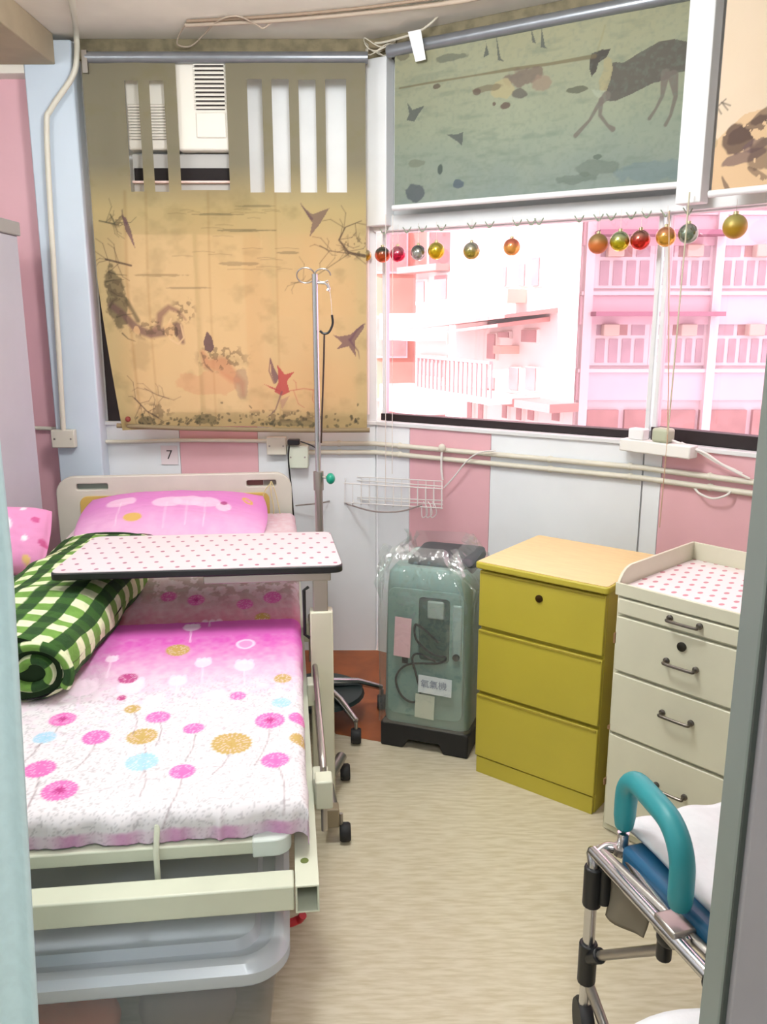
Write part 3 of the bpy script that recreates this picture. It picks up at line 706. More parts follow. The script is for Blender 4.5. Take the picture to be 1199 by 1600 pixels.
# ================================================================ IV POLE
ip = hy(499, 800, 3.06); ivx, ivy = ip.x, ip.y
iv = thing('drip_stand', 'chrome drip pole with hooks and green knob at the bed head', 'drip stand', (ivx, ivy, .42), 0)
ztop = hy(492, 428, ivy).z; xtop = hy(492, 428, ivy).x; zj = hy(497, 745, ivy).z
def ivp(z): t = (z-.42)/(ztop-.42); return Vector((ivx+(xtop-ivx)*t, ivy, z))
M().tube([ivp(.42), ivp(zj)], .015, 14).build('outer_pole', STEEL, iv, world=True)
M().tube([ivp(zj-.02), ivp(ztop)], .0105, 14).build('inner_pole', CHROME, iv, world=True)
M().tube([ivp(zj-.05), ivp(zj+.02)], .019, 14).build('collar', STEEL, iv, world=True)
k0 = ivp(zj); kn = M().tube([k0, k0+Vector((.03, -.01, 0))], .005, 8).build('knob_stem', STEEL, iv, world=True)
M().ball(k0+Vector((.046, -.014, -.004)), .021, 20, (.8, 1, 1)).build('knob', mat('green_plastic', '0f9a7d', .35), kn, world=True)
kt = ivp(ztop)
for sx_, rr in ((-1, .032), (1, .028)):
    M().tube([kt+Vector((sx_*rr+math.cos(w)*rr, -.01*math.sin(w), -.005+math.sin(w)*rr*.8)) for w in np.linspace(0, 2*PI*.86, 18)], .0028, 6).build('hook', STEEL, iv, world=True)
M().tube([kt+Vector((0, 0, -.03)), kt+Vector((.035, 0, -.032)), kt+Vector((.05, -.01, -.04))], .004, 8).build('hook', CHROME, iv, world=True)
M().tube(spline([kt+Vector((.044, -.01, -.035)), kt+Vector((.050, -.012, -.05)), kt+Vector((.045, -.012, -.058))]), .006, 8).build('hook_tip', CHROME, iv, world=True)
hg = thing('hanging_strap', 'dark forked cord hanging from the drip pole hook', 'cord', tuple(hy(513, 437, ivy-.015)), 0)
g = lambda x, y: hy(x, y, ivy-.02)
M().tube(spline([g(513, 440), g(517, 465), g(519, 492)]), .0018, 6).build('clear_tube', mat_film('clear_tube', (.9, .85, .82, 1), .15, .1, .2), hg, world=True)
M().tube(spline([g(519, 492), g(520, 506), g(514, 519), g(506, 521), g(500, 517)]), .0042, 8).build('fork', BLACK, hg, world=True)
M().tube(spline([g(507, 520), g(506, 570), g(504, 630), g(502, 692)]), .0034, 8).build('cord', mat('dark_brown_rubber', '3a2b22', .5), hg, world=True)

# ================================================================ STORAGE BOX UNDER THE BED
sb_ = thing('storage_box', 'milky plastic storage box with rounded lid under the bed foot', 'storage box', tuple(BM @ Vector((-.5, .1, 0))), BA)
CLEAR = mat_film('milky_lid', (.84, .89, .94, 1), .08, .3, .36)
CLEARB = mat_film('milky_body', (.88, .88, .88, 1), .06, .25, .05)
def ring(w0, w1, d0, d1, r, z, n=8):
    return [(x, y, z) for x, y in rrect(w0, d0, w1, d1, r, n)]
def loft(rings, closed_top=True, closed_bot=True):
    m = M(); k = len(rings[0]); vs = [p for r in rings for p in r]; fs = []
    for i in range(len(rings)-1):
        for j in range(k): fs.append((i*k+j, i*k+(j+1) % k, (i+1)*k+(j+1) % k, (i+1)*k+j))
    if closed_bot: fs.append(tuple(range(k))[::-1])
    if closed_top: fs.append(tuple((len(rings)-1)*k+j for j in range(k)))
    return m.add(vs, fs)
x0, x1, y0, y1 = -.44, .435, -.198, .34
body = loft([ring(x0+.06, x1-.06, y0+.05, y1-.05, .05, .012), ring(x0+.05, x1-.05, y0+.035, y1-.035, .05, .02), ring(x0+.02, x1-.022, y0+.02, y1-.02, .06, .262)], False)
body.build('box_body', CLEARB, sb_, solid=.002)
lid = loft([ring(x0+.008, x1-.008, y0+.005, y1, .08, .232), ring(x0, x1, y0, y1, .085, .240), ring(x0, x1, y0, y1, .085, .262), ring(x0+.012, x1-.012, y0+.012, y1-.012, .08, .276),
            ring(x0+.03, x1-.03, y0+.03, y1-.03, .07, .278), ring(x0+.04, x1-.04, y0+.04, y1-.04, .06, .270), ring(x0+.06, x1-.06, y0+.055, y1-.06, .05, .270), ring(x0+.07, x1-.07, y0+.065, y1-.07, .05, .288), ring(x0+.10, x1-.10, y0+.10, y1-.10, .05, .290)], True, False)
lid.build('lid', CLEAR, sb_, solid=.002)
for (bx, by, bw, bh, c) in ((-.26, -.08, .105, .14, '5b2f2c'), (-.02, -.085, .105, .13, 'b5623f'), (.22, -.08, .105, .16, '6f6a64'), (-.03, .10, .11, .17, '39424a'), (.22, .10, .11, .18, '8a8f8e'), (-.27, .11, .11, .18, '4a2d38')):
    m = M(); m.ball((bx, by, .02+bh*.5), bw, 18, (1, .75, bh*.5/bw))
    for v in m.v: v += Vector((random.uniform(-.006, .006), random.uniform(-.006, .006), random.uniform(-.006, .006)))
    o = m.build('folded_cloth', mat('cloth_'+c, c, .9), None, smooth=True, sub=1)
    o.location = sb_.location; o.rotation_euler = sb_.rotation_euler
    nm_ = {'5b2f2c': 'maroon', 'b5623f': 'rust orange', '6f6a64': 'grey brown', '39424a': 'dark slate', '8a8f8e': 'pale grey', '4a2d38': 'plum'}[c]
    tag(o, nm_+' bundled clothing inside the milky storage box', 'clothing', 'clothing in the storage box')

# ================================================================ YELLOW DRAWER CABINET
YEL = mat('yellow_laminate', 'bcae3c', .42, noise=.06, scale=5, bump=.02)
yc = thing('drawer_cabinet', 'yellow wooden three drawer cabinet with pale top beside the oxygen machine', 'cabinet', (.31, 2.574, 0), -.659)
M().box((.0, .018, .0), (.428, .415, .722)).build('body', YEL, yc, bevel=.002)
M().box((.004, .004, .0), (.424, .03, .058)).build('plinth', YEL, yc, bevel=.001)
for k, (a, b) in enumerate(((.063, .287), (.300, .514), (.527, .716))):
    d = M().box((.0, .0, a), (.428, .018, b)).build('drawer', YEL, yc, bevel=.003)
    M().box((.004, -.003, b-.008), (.424, .006, b-.001)).build('drawer_lip', mat('olive_edge', 'a0902c', .5), d, smooth=False, bevel=.001)
    if k == 2:
        M().lathe([(.012, .0), (.012, -.004), (.008, -.005)], (.215, -.0, b-.052), 20, 'y').build('lock', mat('dark_brass', '4a3a1c', .3, metal=.8), d)
M().prism(roundpoly([(-.012, -.012), (.440, -.012), (.440, .418), (-.012, .418)], .015), .723, .745).build('top', YEL, yc, bevel=.005, seg=3)
M().prism(roundpoly([(-.006, -.006), (.434, -.006), (.434, .414), (-.006, .414)], .012), .7445, .7465).build('top_surface', mat('pale_wood_laminate', 'e2c68c', .4, noise=.08, scale=12, stretch=(1, 6, 1)), yc, smooth=False)

# ================================================================ BEIGE METAL CABINET
bc = thing('metal_cabinet', 'beige metal bedside cabinet with four handled drawers and railed top', 'cabinet', (.655, 2.243, 0), -.829)
M().box((0, .012, .0), (.47, .434, .758)).build('body', CREAM2, bc, bevel=.004)
M().box((.0, .0, .758), (.47, .434, .766)).build('top', CREAM2, bc, bevel=.002)
for (a, b) in ((.030, .322), (.332, .514), (.524, .685), (.694, .738)):
    d = M().box((.012, -.004, a), (.458, .012, b)).build('drawer', CREAM2, bc, bevel=.003)
    zc_ = {.030: .226, .332: .447, .524: .600, .694: .722}[a]
    M().tube(spline([(.172, -.004, zc_), (.172, -.018, zc_-.002), (.178, -.024, zc_-.003), (.250, -.024, zc_-.003), (.256, -.018, zc_-.002), (.256, -.004, zc_)], 4), .0045, 8).build('handle', mat('dark_nickel', '6f6963', .3, metal=.9), d)
    for hx in (.172, .256): M().lathe([(.009, -.0), (.009, -.004), (.006, -.006)], (hx, -.004, zc_), 14, 'y').build('handle_foot', MC['dark_nickel'], d)
    if a == .524: M().lathe([(.013, 0), (.013, -.004), (.008, -.006)], (.212, -.004, .652), 20, 'y').build('lock', mat('dark_lock', '3c3a34', .3, metal=.8), d)
for (xx, zz, w, h) in ((.003, .60, .006, .03), (.002, .332, .02, .010), (.001, .15, .005, .02)):
    M().box((xx, -.0005, zz), (xx+w, .013, zz+h)).build('rust_spot', mat('rust', '8a6a4a', .9), bc, smooth=False)
def rimpiece(pts, name='rim'):
    M().prism(pts[0], pts[1], pts[2], pts[3]).build(name, CREAM2, bc, bevel=.002)
sidepoly = [(0, .758), (.434, .758), (.434, .822), (.07, .822)] + [(.07-.07*math.sin(t), .752+.07*math.cos(t)) for t in np.linspace(.15, PI/2, 6)]
for xx in (0, .462): rimpiece((sidepoly, xx, xx+.008, lambda a, b, z: (z, a, b)))
M().box((0, .426, .758), (.47, .434, .822)).build('rim', CREAM2, bc, bevel=.002)
M().box((0, -.002, .745), (.47, .006, .782)).build('rim', CREAM2, bc, bevel=.002)
M().box((.01, .008, .7662), (.46, .424, .7675)).build('liner', mat_dots('red_dash_liner', 'f0e6e8', 'c9808f', (.034, .05), .2), bc, smooth=False)
for i in range(0): M().box((.012, .395, .767), (.45, .425, .80), Matrix.Rotation(-.3, 3, 'X')).build('liner_upturn', MC['red_dash_liner'], bc, smooth=False)

# ================================================================ OXYGEN MACHINE
TEAL = mat('grey_teal_plastic', '7d9a92', .4, noise=.08, scale=8)
ox = thing('oxygen_concentrator', 'grey green oxygen machine on black base under a clear plastic bag', 'oxygen machine', (-.003, 2.772, 0), -.345)
W, D = .315, .33
def rr3(ins, z, r=.035, yoff=0): return [(x, y+yoff, z) for x, y in rrect(ins, ins, W-ins, D-ins, r, 5)]
loft([rr3(.004, .085), rr3(.0, .11), rr3(.004, .40), rr3(.008, .60), rr3(.012, .645), rr3(.03, .668)]).build('body', TEAL, ox)
plate('front_panel', rrect(.022, .13, W-.02, .60, .03), [rrect(.135, .345, .245, .575, .015)], .008, TEAL, ox, lambda x, y, d: (x, -.003+d, y), .002)
M().box((.137, -.0035, .347), (.243, .0005, .573)).build('recess', mat('dark_green_recess', '34524a', .5), ox, smooth=False)
# black base with two feet
bp_ = [(0, .0), (.085, .0), (.10, .035), (.215, .035), (.23, 0), (W+.006, 0), (W+.006, .085), (W-.01, .092), (0, .092)]
M().prism([(x-.004 if x < .1 else x, z) for x, z in bp_], -.014, D-.01, lambda x, z, y: (x, y, z)).build('base', BLACKR, ox, bevel=.006)
# dark hood and handle
loft([[(x, y, .60+ (y*.25)) for x, y in rrect(.06, .05, W-.012, D-.03, .03, 5)], [(x, y, .672+y*.06) for x, y in rrect(.066, .06, W-.018, D-.03, .03, 5)], [(x, y, .692) for x, y in rrect(.08, .09, W-.03, D-.05, .03, 5)]]).build('hood', mat('charcoal_plastic', '2b3a3c', .4), ox)
M().box((.165, -.010, .50), (.225, .004, .565)).build('humidifier', mat('grey_bottle', '93a39c', .3), ox, bevel=.01, seg=3)
M().box((.255, -.012, .36), (.29, .004, .56)).build('flow_meter', mat('pale_meter', '93a8a4', .3), ox, bevel=.006)
M().lathe([(.012, 0), (.012, -.012)], (.272, -.008, .375), 16, 'y').build('meter_knob', BLACK, ox)
M().box((.075, -.010, .325), (.097, -.005, .350)).build('switch', BLACK, ox, bevel=.002)
of_ = lambda x, z, y=-.014: Vector((x, y, z))
M().tube(spline([of_(.21, .42), of_(.16, .46), of_(.125, .475), of_(.13, .42), of_(.19, .375), of_(.235, .37), of_(.21, .345), of_(.10, .325), of_(.055, .27), of_(.075, .205), of_(.12, .185), of_(.145, .22), of_(.130, .29), of_(.115, .35), of_(.14, .37), of_(.20, .35)], 8), .0040, 8).build('power_cord', BLACK, ox)
def card(parent, name, x0, z0, x1, z1, m, y=-.02, rot=0.):
    return M().box((x0, y-.0006, z0), (x1, y, z1), Matrix.Rotation(rot, 3, 'Y')).build(name, m, parent, smooth=False)
card(ox, 'pink_tag', .052, .355, .112, .50, mat('pink_paper', 'e8bcc4', .8), -.024, .04)
card(ox, 'name_card', .142, .232, .262, .298, mat('white_paper', 'dfe4ea', .7), -.0275, .03)
lettering('name_lettering', '氧氣機', .032, mat('grey_ink', '8b92a8', .7), ox, lambda x, y, d: Vector((.198+x, -.0292+d*.3, .267+y)), world=False)
card(ox, 'note_slip', .130, .135, .200, .225, mat('cream_paper', 'c9ccbc', .8), -.024, .03)
# bag
BAG = mat_film('clear_polythene', (.93, .96, .95, 1), .10, .12, .05, bump=.9, scale=14)
rings = []
for z in (.10, .16, .24, .32, .40, .48, .56, .62, .66, .70, .725):
    r_ = rrect(-.012, -.036, W+.012, D+.004, .04, 9); out = []
    sh = max(0, (z-.62)/.1)
    for j, (x, y) in enumerate(r_):
        a = .006*math.sin(j*1.9+z*25)+.005*math.sin(j*.7-z*60)
        cx_, cy_ = W/2-.0, D/2; k = 1-.28*sh**1.5
        X_ = cx_+(x-cx_)*k-.035*sh; Y_ = cy_+(y-cy_)*k; out.append((X_+a*(.4 if z < .6 else 1.5), Y_+a*(.5 if z < .6 else 1.5), z+(.018*math.sin(j*.9) if z > .69 else 0)))
    rings.append(out)
loft(rings, False, False).build('dust_bag', BAG, ox)
tf = M(); P = np.zeros((14, 8, 3))
for i in range(14):
    for j in range(8):
        P[i, j] = (.02+.010*i+.006*math.sin(j*2), .10+.012*math.sin(i*1.7+j), .655+.085*(j/7)*(.5+.5*math.sin(i*.35+.5))+.004*math.sin(i*2.1))
tf.grid(P).build('bag_tuft', mat_film('bag_tuft_film', (.9, .86, .88, 1), .15, .15, .22, bump=.9, scale=20), ox)

# ================================================================ SWIVEL STOOL BASE (behind the bed post)
stc = Vector((-.245, 2.97, 0))
st = thing('wheeled_base', 'black and chrome star base on casters behind the bed table post', 'stand', tuple(stc), 0)
tip = hz(548, 1122, .085)-stc
for k in range(5):
    w = math.atan2(tip.y, tip.x)+k*2*PI/5; Lr = .25; e = Vector((math.cos(w)*Lr, math.sin(w)*Lr, .09))
    lg = M().tube([(math.cos(w)*.02, math.sin(w)*.02, .145), (math.cos(w)*.15, math.sin(w)*.15, .128), e], [.018, .015, .011], 10).build('leg', CHROME, st)
    M().lathe([(.008, -.018), (.026, -.018), (.029, -.01), (.029, .01), (.026, .018), (.008, .018)], (e.x, e.y, .03), 20, 'x').build('caster', BLACKR, lg)
    M().tube([(e.x, e.y, .085), (e.x, e.y, .05)], .007, 8).build('caster_stem', STEEL, lg)
M().tube([(0, 0, .12), (0, 0, .45)], .018, 16).build('column', BLACK, st)
M().lathe([(.08, .085), (.15, .09), (.172, .10), (.165, .114), (.05, .124)], (.0, 0, 0), 28).build('base_cover', mat('charcoal_vinyl', '23302f', .45), st)
# darker old floor strip below it
tp = [hz(525, 1147, 0), hz(600, 1160, 0), hz(640, 1090, 0), hz(640, 1050, 0), hz(500, 1050, 0)]
struct(M().prism([(tp[0].x, tp[0].y), (tp[1].x, tp[1].y), (tp[2].x, tp[2].y), (.16, 3.52), (-.03, 3.638), (-.5, 3.638)], .0, .0015).build('floor_patch', TERRA, smooth=False))

# ================================================================ TEAL ARMED COMMODE CHAIR (right foreground)
ch = thing('commode_chair', 'chrome framed care chair with a teal padded armrest and dark blue seat', 'chair', (.62, 1.35, 0), 0)
TEALP = mat('teal_foam', '2b9199', .42, noise=.08, scale=14, bump=.03)
zr = .452
F_ = hz(932, 1335, zr); N_ = hz(1096, 1512, zr); dr = (N_-F_).normalized(); pr = Vector((-dr.y, dr.x, 0))
if pr.x < 0: pr = -pr
M().tube([F_-dr*.01, F_+dr*.56], .0125, 12).build('seat_rail', CHROME, ch, world=True)
M().tube([F_-dr*.01+pr*.012+Vector((0, 0, .004)), F_+dr*.30+pr*.03+Vector((0, 0, .004))], .010, 12).build('seat_rail', STEEL, ch, world=True)
A1 = hz(973, 1325, zr+.015); A2 = hz(1060, 1440, zr+.015)
A1t = A1+Vector((0, 0, .17)); A2t = A2+Vector((0, 0, .17)); da = (A2t-A1t).normalized(); up = Vector((0, 0, 1))
arc = [A1-up*.0, A1+up*.05, A1t-up*.055]+[A1t-up*.055*(1-math.sin(t))+da*.055*(1-math.cos(t)) for t in np.linspace(.3, PI/2, 5)]
arc += [A2t-da*.075*(1-math.sin(t))-up*.075*(1-math.cos(t)) for t in np.linspace(.0, PI/2, 7)]+[A2+up*.05, A2-up*.0]
M().tube(arc[:1]+[A1+up*.035], .012, 12).build('arm_post', CHROME, ch, world=True)
M().tube([A1+up*.03]+arc[2:-2]+[A2+up*.06, A2+up*.02], .0225, 18).build('armrest', TEALP, ch, world=True, sub=1)
M().tube([A1-up*.012, A1+up*.004], .019, 14).build('clamp', STEEL, ch, world=True)
M().box(A2+Vector((-.03, -.03, -.03)), A2+Vector((.03, .03, .004)), Matrix.Rotation(.3, 3, 'Z')).build('clamp', STEEL, ch, world=True, bevel=.004)
M().tube(spline([F_+Vector((.0, .0, .0)), (F_+A1)/2+Vector((0, .01, .002)), A1-up*.008]), .011, 12).build('clamp', CHROME, ch, world=True)
M().tube([A1-up*.008, A2-up*.012+da*.04], .010, 12).build('seat_rail', CHROME, ch, world=True)
M().tube(spline([F_+dr*.02, F_-dr*.012+Vector((0, 0, -.003)), F_+Vector((-.004, .0, -.03)), Vector((F_.x-.004, F_.y, .30)), Vector((F_.x-.004, F_.y, .07))], 5), .0125, 12).build('leg', CHROME, ch, world=True)
def J(p, q, r): return M().tube([p, q], r, 14).build('joint', BLACK, ch, world=True, bevel=.003)
J(Vector((F_.x-.003, F_.y, .425)), Vector((F_.x-.003, F_.y, .335)), .019); J(Vector((F_.x+.020, F_.y-.006, .43)), Vector((F_.x+.020, F_.y-.006, .345)), .015)
zT = hy(922, 1495, F_.y).z
J(Vector((F_.x-.004, F_.y, zT+.035)), Vector((F_.x-.004, F_.y, zT-.06)), .019)
Tj = Vector((F_.x-.004, F_.y, zT))
kp = hz(1047, 1462, zr-.02); J(Tj, Tj+(kp+Vector((0, .02, -.045))-Tj).normalized()*.05, .016)
M().tube([Tj, kp+Vector((0, .02, -.045))], .010, 10).build('crossbar', STEEL, ch, world=True)
M().ball(kp, .024, 18, (1, .8, 1)).build('knob', BLACK, ch, world=True)
J(kp+Vector((0, .02, -.02)), kp+Vector((0, .02, -.065)), .014)
kl = F_+dr*.375
M().tube([kl, Vector((kl.x, kl.y, .05))], .012, 12).build('leg', BLACK, ch, world=True)
J(F_+dr*.34, F_+dr*.41, .020)
M().tube([Tj-up*.05, Tj+Vector((.035, -.05, -.14)), Tj+Vector((.08, -.12, -.16))], .011, 10).build('footrest_tube', STEEL, ch, world=True)
M().lathe([(.01, -.014), (.046, -.014), (.05, -.008), (.05, .008), (.046, .014), (.01, .014)], (F_.x-.004, F_.y, .05), 22, 'x').build('wheel', BLACKR, ch).location = (-.62, -1.35, 0)
M().lathe([(.01, -.014), (.046, -.014), (.05, -.008), (.05, .008), (.046, .014), (.01, .014)], (kl.x, kl.y, .05), 22, 'x').build('wheel', BLACKR, ch).location = (-.62, -1.35, 0)
# other side, hidden by the door post
F2 = F_+pr*.44; M().tube([F2, F2+dr*.5], .0125, 12).build('seat_rail', CHROME, ch, world=True)
for s in (0, .42): M().tube([F2+dr*s, Vector(((F2+dr*s).x, (F2+dr*s).y, .0))], .0125, 12).build('leg', CHROME, ch, world=True)
# seat cushion: dark blue sides, white towel over it
def slabq(c0, dd, ll, ww, z0, z1, name, m, ins=0., bevel=.012, parent=ch):
    p = [c0+dd*ins+pr*ins, c0+dd*(ll-ins)+pr*ins, c0+dd*(ll-ins)+pr*(ww-ins), c0+dd*ins+pr*(ww-ins)]
    return M().prism([(v.x, v.y) for v in p], z0, z1).build(name, m, parent, world=True, bevel=bevel, seg=3)
S0 = F_+pr*.035+dr*.03
slabq(S0, dr, .43, .40, zr-.02, zr+.035, 'seat_cushion', mat('dark_blue_vinyl', '1f5f86', .4))
TOWEL = mat('white_towel', 'e4e8ec', .95, noise=.04, scale=40, bump=.5)
# towel
nu, nv = 40, 40; P = np.zeros((nu, nv, 3)); T0 = F_-dr*.012+pr*.070
for i in range(nu):
    for j in range(nv):
        a = i/(nu-1); b = j/(nv-1); p = T0+dr*(.50*a)+pr*(.33*b)
        z = zr+.044+.005*math.sin(a*9+b*4)+.004*math.sin(b*17)-.03*max(0, a-.85)/.15
        P[i, j] = (p.x, p.y, z)
tag(M().grid(P).build('towel', TOWEL, solid=.012), 'white towel spread over the blue seat beside the teal armrest', 'towel')
# grey cloth flap hanging under the rail
P = np.zeros((10, 12, 3)); c0 = hy(953, 1375, F_.y+.01)
for i in range(10):
    for j in range(12):
        a = i/9; b = j/11; p = F_+pr*.018+dr*(.02+.125*a); P[i, j] = (p.x+.006*math.sin(a*7+b*3), p.y+.12*0, zr-.02-.11*b*(1-.42*a)-.006*math.sin(a*PI)*b)
M().grid(P).build('cloth_flap', mat('grey_brown_cloth', '7d7565', .9), ch, world=True, solid=.004)
# second, nearer white covered seat
wc = Vector((.50, .905, 0))
sn = thing('round_stool', 'white towel covered round stool at the bottom right corner', 'stool', (wc.x, wc.y, 0), 0)
M().lathe([(.05, .37), (.19, .375), (.212, .385), (.22, .41), (.212, .432), (.19, .446), (.10, .453), (.01, .455)], (0, 0, 0), 48).build('towel_cover', TOWEL, sn)
M().lathe([(.18, .31), (.195, .32), (.195, .35), (.18, .355)], (0, 0, 0), 40).build('seat', mat('grey_vinyl', '6b6f70', .5), sn)
for k in range(4):
    w = k*PI/2+.6; M().tube([(math.cos(w)*.15, math.sin(w)*.15, .32), (math.cos(w)*.2, math.sin(w)*.2, .0)], .012, 10).build('leg', CHROME, sn)

# ================================================================ LOCKER (far left)
lx = hy(45, 560, 3.30).x
lk = thing('steel_locker', 'tall pale lilac grey locker against the pink wall at the left', 'locker', (lx, 2.98, 0), 0)
LIL = mat('lilac_grey_enamel', 'c3c2cc', .4, noise=.04, scale=5)
zt_ = hy(35, 347, 3.30).z
M().box((-.50, 0, 0), (0, .32, zt_-.05)).build('body', LIL, lk, bevel=.004)
M().box((-.505, -.008, zt_-.05), (.010, .33, zt_)).build('cornice', mat('grey_cornice', 'a9a6a2', .5), lk, bevel=.004)
M().box((-.48, -.012, .06), (-.02, 0, zt_-.08)).build('door', LIL, lk, bevel=.003)

# ================================================================ DOORWAY (near camera)
POST = mat('grey_green_post', '7f8a85', .45, noise=.05, scale=9)
POST2 = mat('grey_lilac_post', '9b9aa0', .45, noise=.05, scale=9)
jb = M().box((.4145, .865, 0), (.455, .92, 2.5)).build('door_frame', POST, bevel=.003); struct(jb)
M().box((.422, .85, 0), (.62, .866, 2.5)).build('casing', POST2, jb, bevel=.002)
M().box((.4165, .861, 0), (.4225, .867, 2.5)).build('seal', mat('dark_seal', '3f4743', .6), jb, smooth=False)
# aqua curtain
nz_, nx_ = 60, 60; P = np.zeros((nx_, nz_, 3))
for i in range(nx_):
    for j in range(nz_):
        u = i/(nx_-1); z = .02+j/(nz_-1)*2.35; edge = -.3965-.030*max(0, min(1, (1.25-z)/.65))
        P[i, j] = (edge-.42*u, .86+.022*math.sin(u*26+.3*math.sin(z*2))*min(1, u*6+.35)-.008, z)
cu = tag(M().grid(P).build('curtain', mat('pale_aqua_cloth', 'cfeaf0', .75, noise=.06, scale=60, bump=.15), solid=.004), 'pale aqua curtain hanging at the left edge of the doorway', 'curtain')

# ================================================================ BLINDS
BLK = H('3f342e')
VC_BL = mat_vc('blind_fabric_sheer', .9, .1, 300, translucent=.35, clear=.10)
VC_BD = mat_vc('blind_fabric_dense', .9, .1, 300, translucent=.10)
# --- blind 1: straight back window
YB = 3.515
bl1 = thing('roller_blind', 'tan roller blind with cranes and branches and cut slots at the left window', 'blind', (-.6, YB, 0), 0)
def q1(px, py): p = hy(px, py, YB); return (p.x, p.z)
zt1 = q1(350, 92)[1]; zb1 = q1(350, 668)[1]; xl = q1(142, 300)[0]; xr = q1(572, 300)[0]
nx, nz = 380, 500; X = np.linspace(xl, xr, nx); Z = np.linspace(zb1, zt1, nz); X, Z = np.meshgrid(X, Z, indexing='ij')
Cv = Canvas(X, Z, H('c6b583')[:3])
n1 = fnoise(X, Z, 3, 21); Cv.mix((n1-.35)*.5, H('b99d62')); 
Cv.mix(np.clip((Z-q1(0, 330)[1])/.18, 0, 1)*.9, H('8b8674'))  # upper fabric has no backlight: that shade is mixed into its colour
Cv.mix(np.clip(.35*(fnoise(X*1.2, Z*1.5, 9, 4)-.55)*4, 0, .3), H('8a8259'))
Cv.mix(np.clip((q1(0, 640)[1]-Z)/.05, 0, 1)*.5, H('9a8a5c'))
for (px, w) in ((195, .012), (228, .006), (325, .005), (430, .004)):     # creases of hanging cloth, drawn into the colour as brown lines
    a_ = q1(px, 300); b_ = q1(px+8, 660); Cv.line([a_, b_], w, H('8a6a34'), .30, .006)
INK, PUR, OLV = H('4b3f3a'), H('6d565c'), H('5c5c48')
def br(pts, w, col=INK, a=.8, sub=2, seed=0):
    r = random.Random(seed); P_ = [q1(*p) for p in pts]; Cv.line(P_, w, col, a)
    for _ in range(sub*3):
        k = r.randrange(len(P_)-1); t = r.random(); x = P_[k][0]*(1-t)+P_[k+1][0]*t; y = P_[k][1]*(1-t)+P_[k+1][1]*t
        an = r.uniform(0, 2*PI); l = r.uniform(.03, .07); x2, y2 = x+math.cos(an)*l, y+math.sin(an)*l
        Cv.line([(x, y), (x2, y2)], .0025, col, a*.9); Cv.line([(x2, y2), (x2+math.cos(an+.7)*l*.5, y2+math.sin(an+.7)*l*.5)], .002, col, a*.9)
def poly1(pts, col, a=.8): Cv.poly([q1(*p) for p in pts], col, a)
br([(570, 400), (545, 395), (530, 375), (540, 355), (565, 345)], [.014, .010, .007, .004, .003], INK, .8, 4, 1); br([(545, 396), (515, 392), (500, 384)], .004, INK, .7, 2, 2); br([(545, 397), (480, 440), (455, 442)], .004, OLV, .6, 2, 3)
br([(165, 405), (185, 410), (205, 415)], .008, INK, .8, 3, 4); br([(155, 345), (180, 350), (172, 335)], .006, OLV, .8, 3, 5)
# cranes / birds
poly1([(190, 336), (197, 340), (205, 360), (212, 390), (203, 372), (196, 360)], PUR); poly1([(470, 320), (488, 335), (515, 325), (500, 350), (484, 370), (488, 348)], PUR, .7)
poly1([(568, 505), (548, 522), (530, 525), (520, 522), (535, 535), (525, 545), (545, 540), (556, 556), (555, 532), (569, 512)], PUR, .8)
poly1([(322, 518), (330, 528), (333, 545), (327, 552), (318, 548), (316, 535)], H('4f3c48'), .85)
for (p, rr_) in (((418, 603), 0), ((443, 605), 1)):
    pass
RED = H('a8434a')
poly1([(421, 556), (428, 575), (436, 590), (430, 600), (424, 585)], PUR, .85); poly1([(433, 570), (445, 585), (460, 580), (448, 595), (452, 612), (440, 618), (428, 612), (435, 596)], RED, .85); poly1([(410, 600), (428, 606), (440, 612), (425, 608)], RED, .8)
br([(452, 610), (475, 606), (490, 608)], .003, RED, .7, 1, 6); poly1([(437, 625), (452, 618), (440, 640)], H('9a7a70'), .5)
# rocks and trees left
n5 = fnoise(X, Z, 28, 9)
def rock(c, rx, ry, col, a, rot=0.):
    cx_, cy_ = q1(*c); k, s_ = math.cos(rot), math.sin(rot); dx = X-cx_; dz = Z-cy_
    d = np.hypot((dx*k+dz*s_)/rx, (-dx*s_+dz*k)/ry)+(n5-.5)*.9; Cv.mix(a*np.clip((1-d)/.12, 0, 1), col)
rock((180, 470), .045, .13, H('5b5740'), .75); Cv.line([q1(*p) for p in ((172, 478), (190, 492), (208, 512), (232, 522), (256, 518), (274, 512), (282, 535))], [.03, .028, .036, .030, .034, .045, .016], H('6d5750'), .8, .006); Cv.line([q1(*p) for p in ((232, 520), (246, 508), (248, 492), (262, 480), (276, 486), (288, 500))], [.022, .022, .026, .020, .016, .004], H('7d6355'), .75, .006); Cv.line([q1(*p) for p in ((196, 470), (205, 486), (212, 500))], [.02, .016, .02], H('5b5740'), .75, .005); Cv.line([q1(*p) for p in ((265, 498), (258, 512), (262, 530), (275, 538), (284, 528), (280, 508))], .006, H('cdb98a'), .85); rock((262, 515), .022, .035, H('c9b07c'), .8); rock((209, 515), .016, .018, H('c9b07c'), .8); rock((272, 520), .008, .022, H('4b3f3a'), .7)
Cv.line([q1(*p) for p in ((314, 552), (322, 570), (345, 572), (362, 590), (376, 600), (378, 618))], [.02, .04, .07, .05, .03, .012], H('b07a58'), .6, .01); Cv.line([q1(*p) for p in ((312, 552), (318, 572), (330, 582))], .005, INK, .6); rock((375, 600), .03, .06, H('8a7a68'), .45); rock((320, 600), .14, .05, H('bb8a63'), .35)
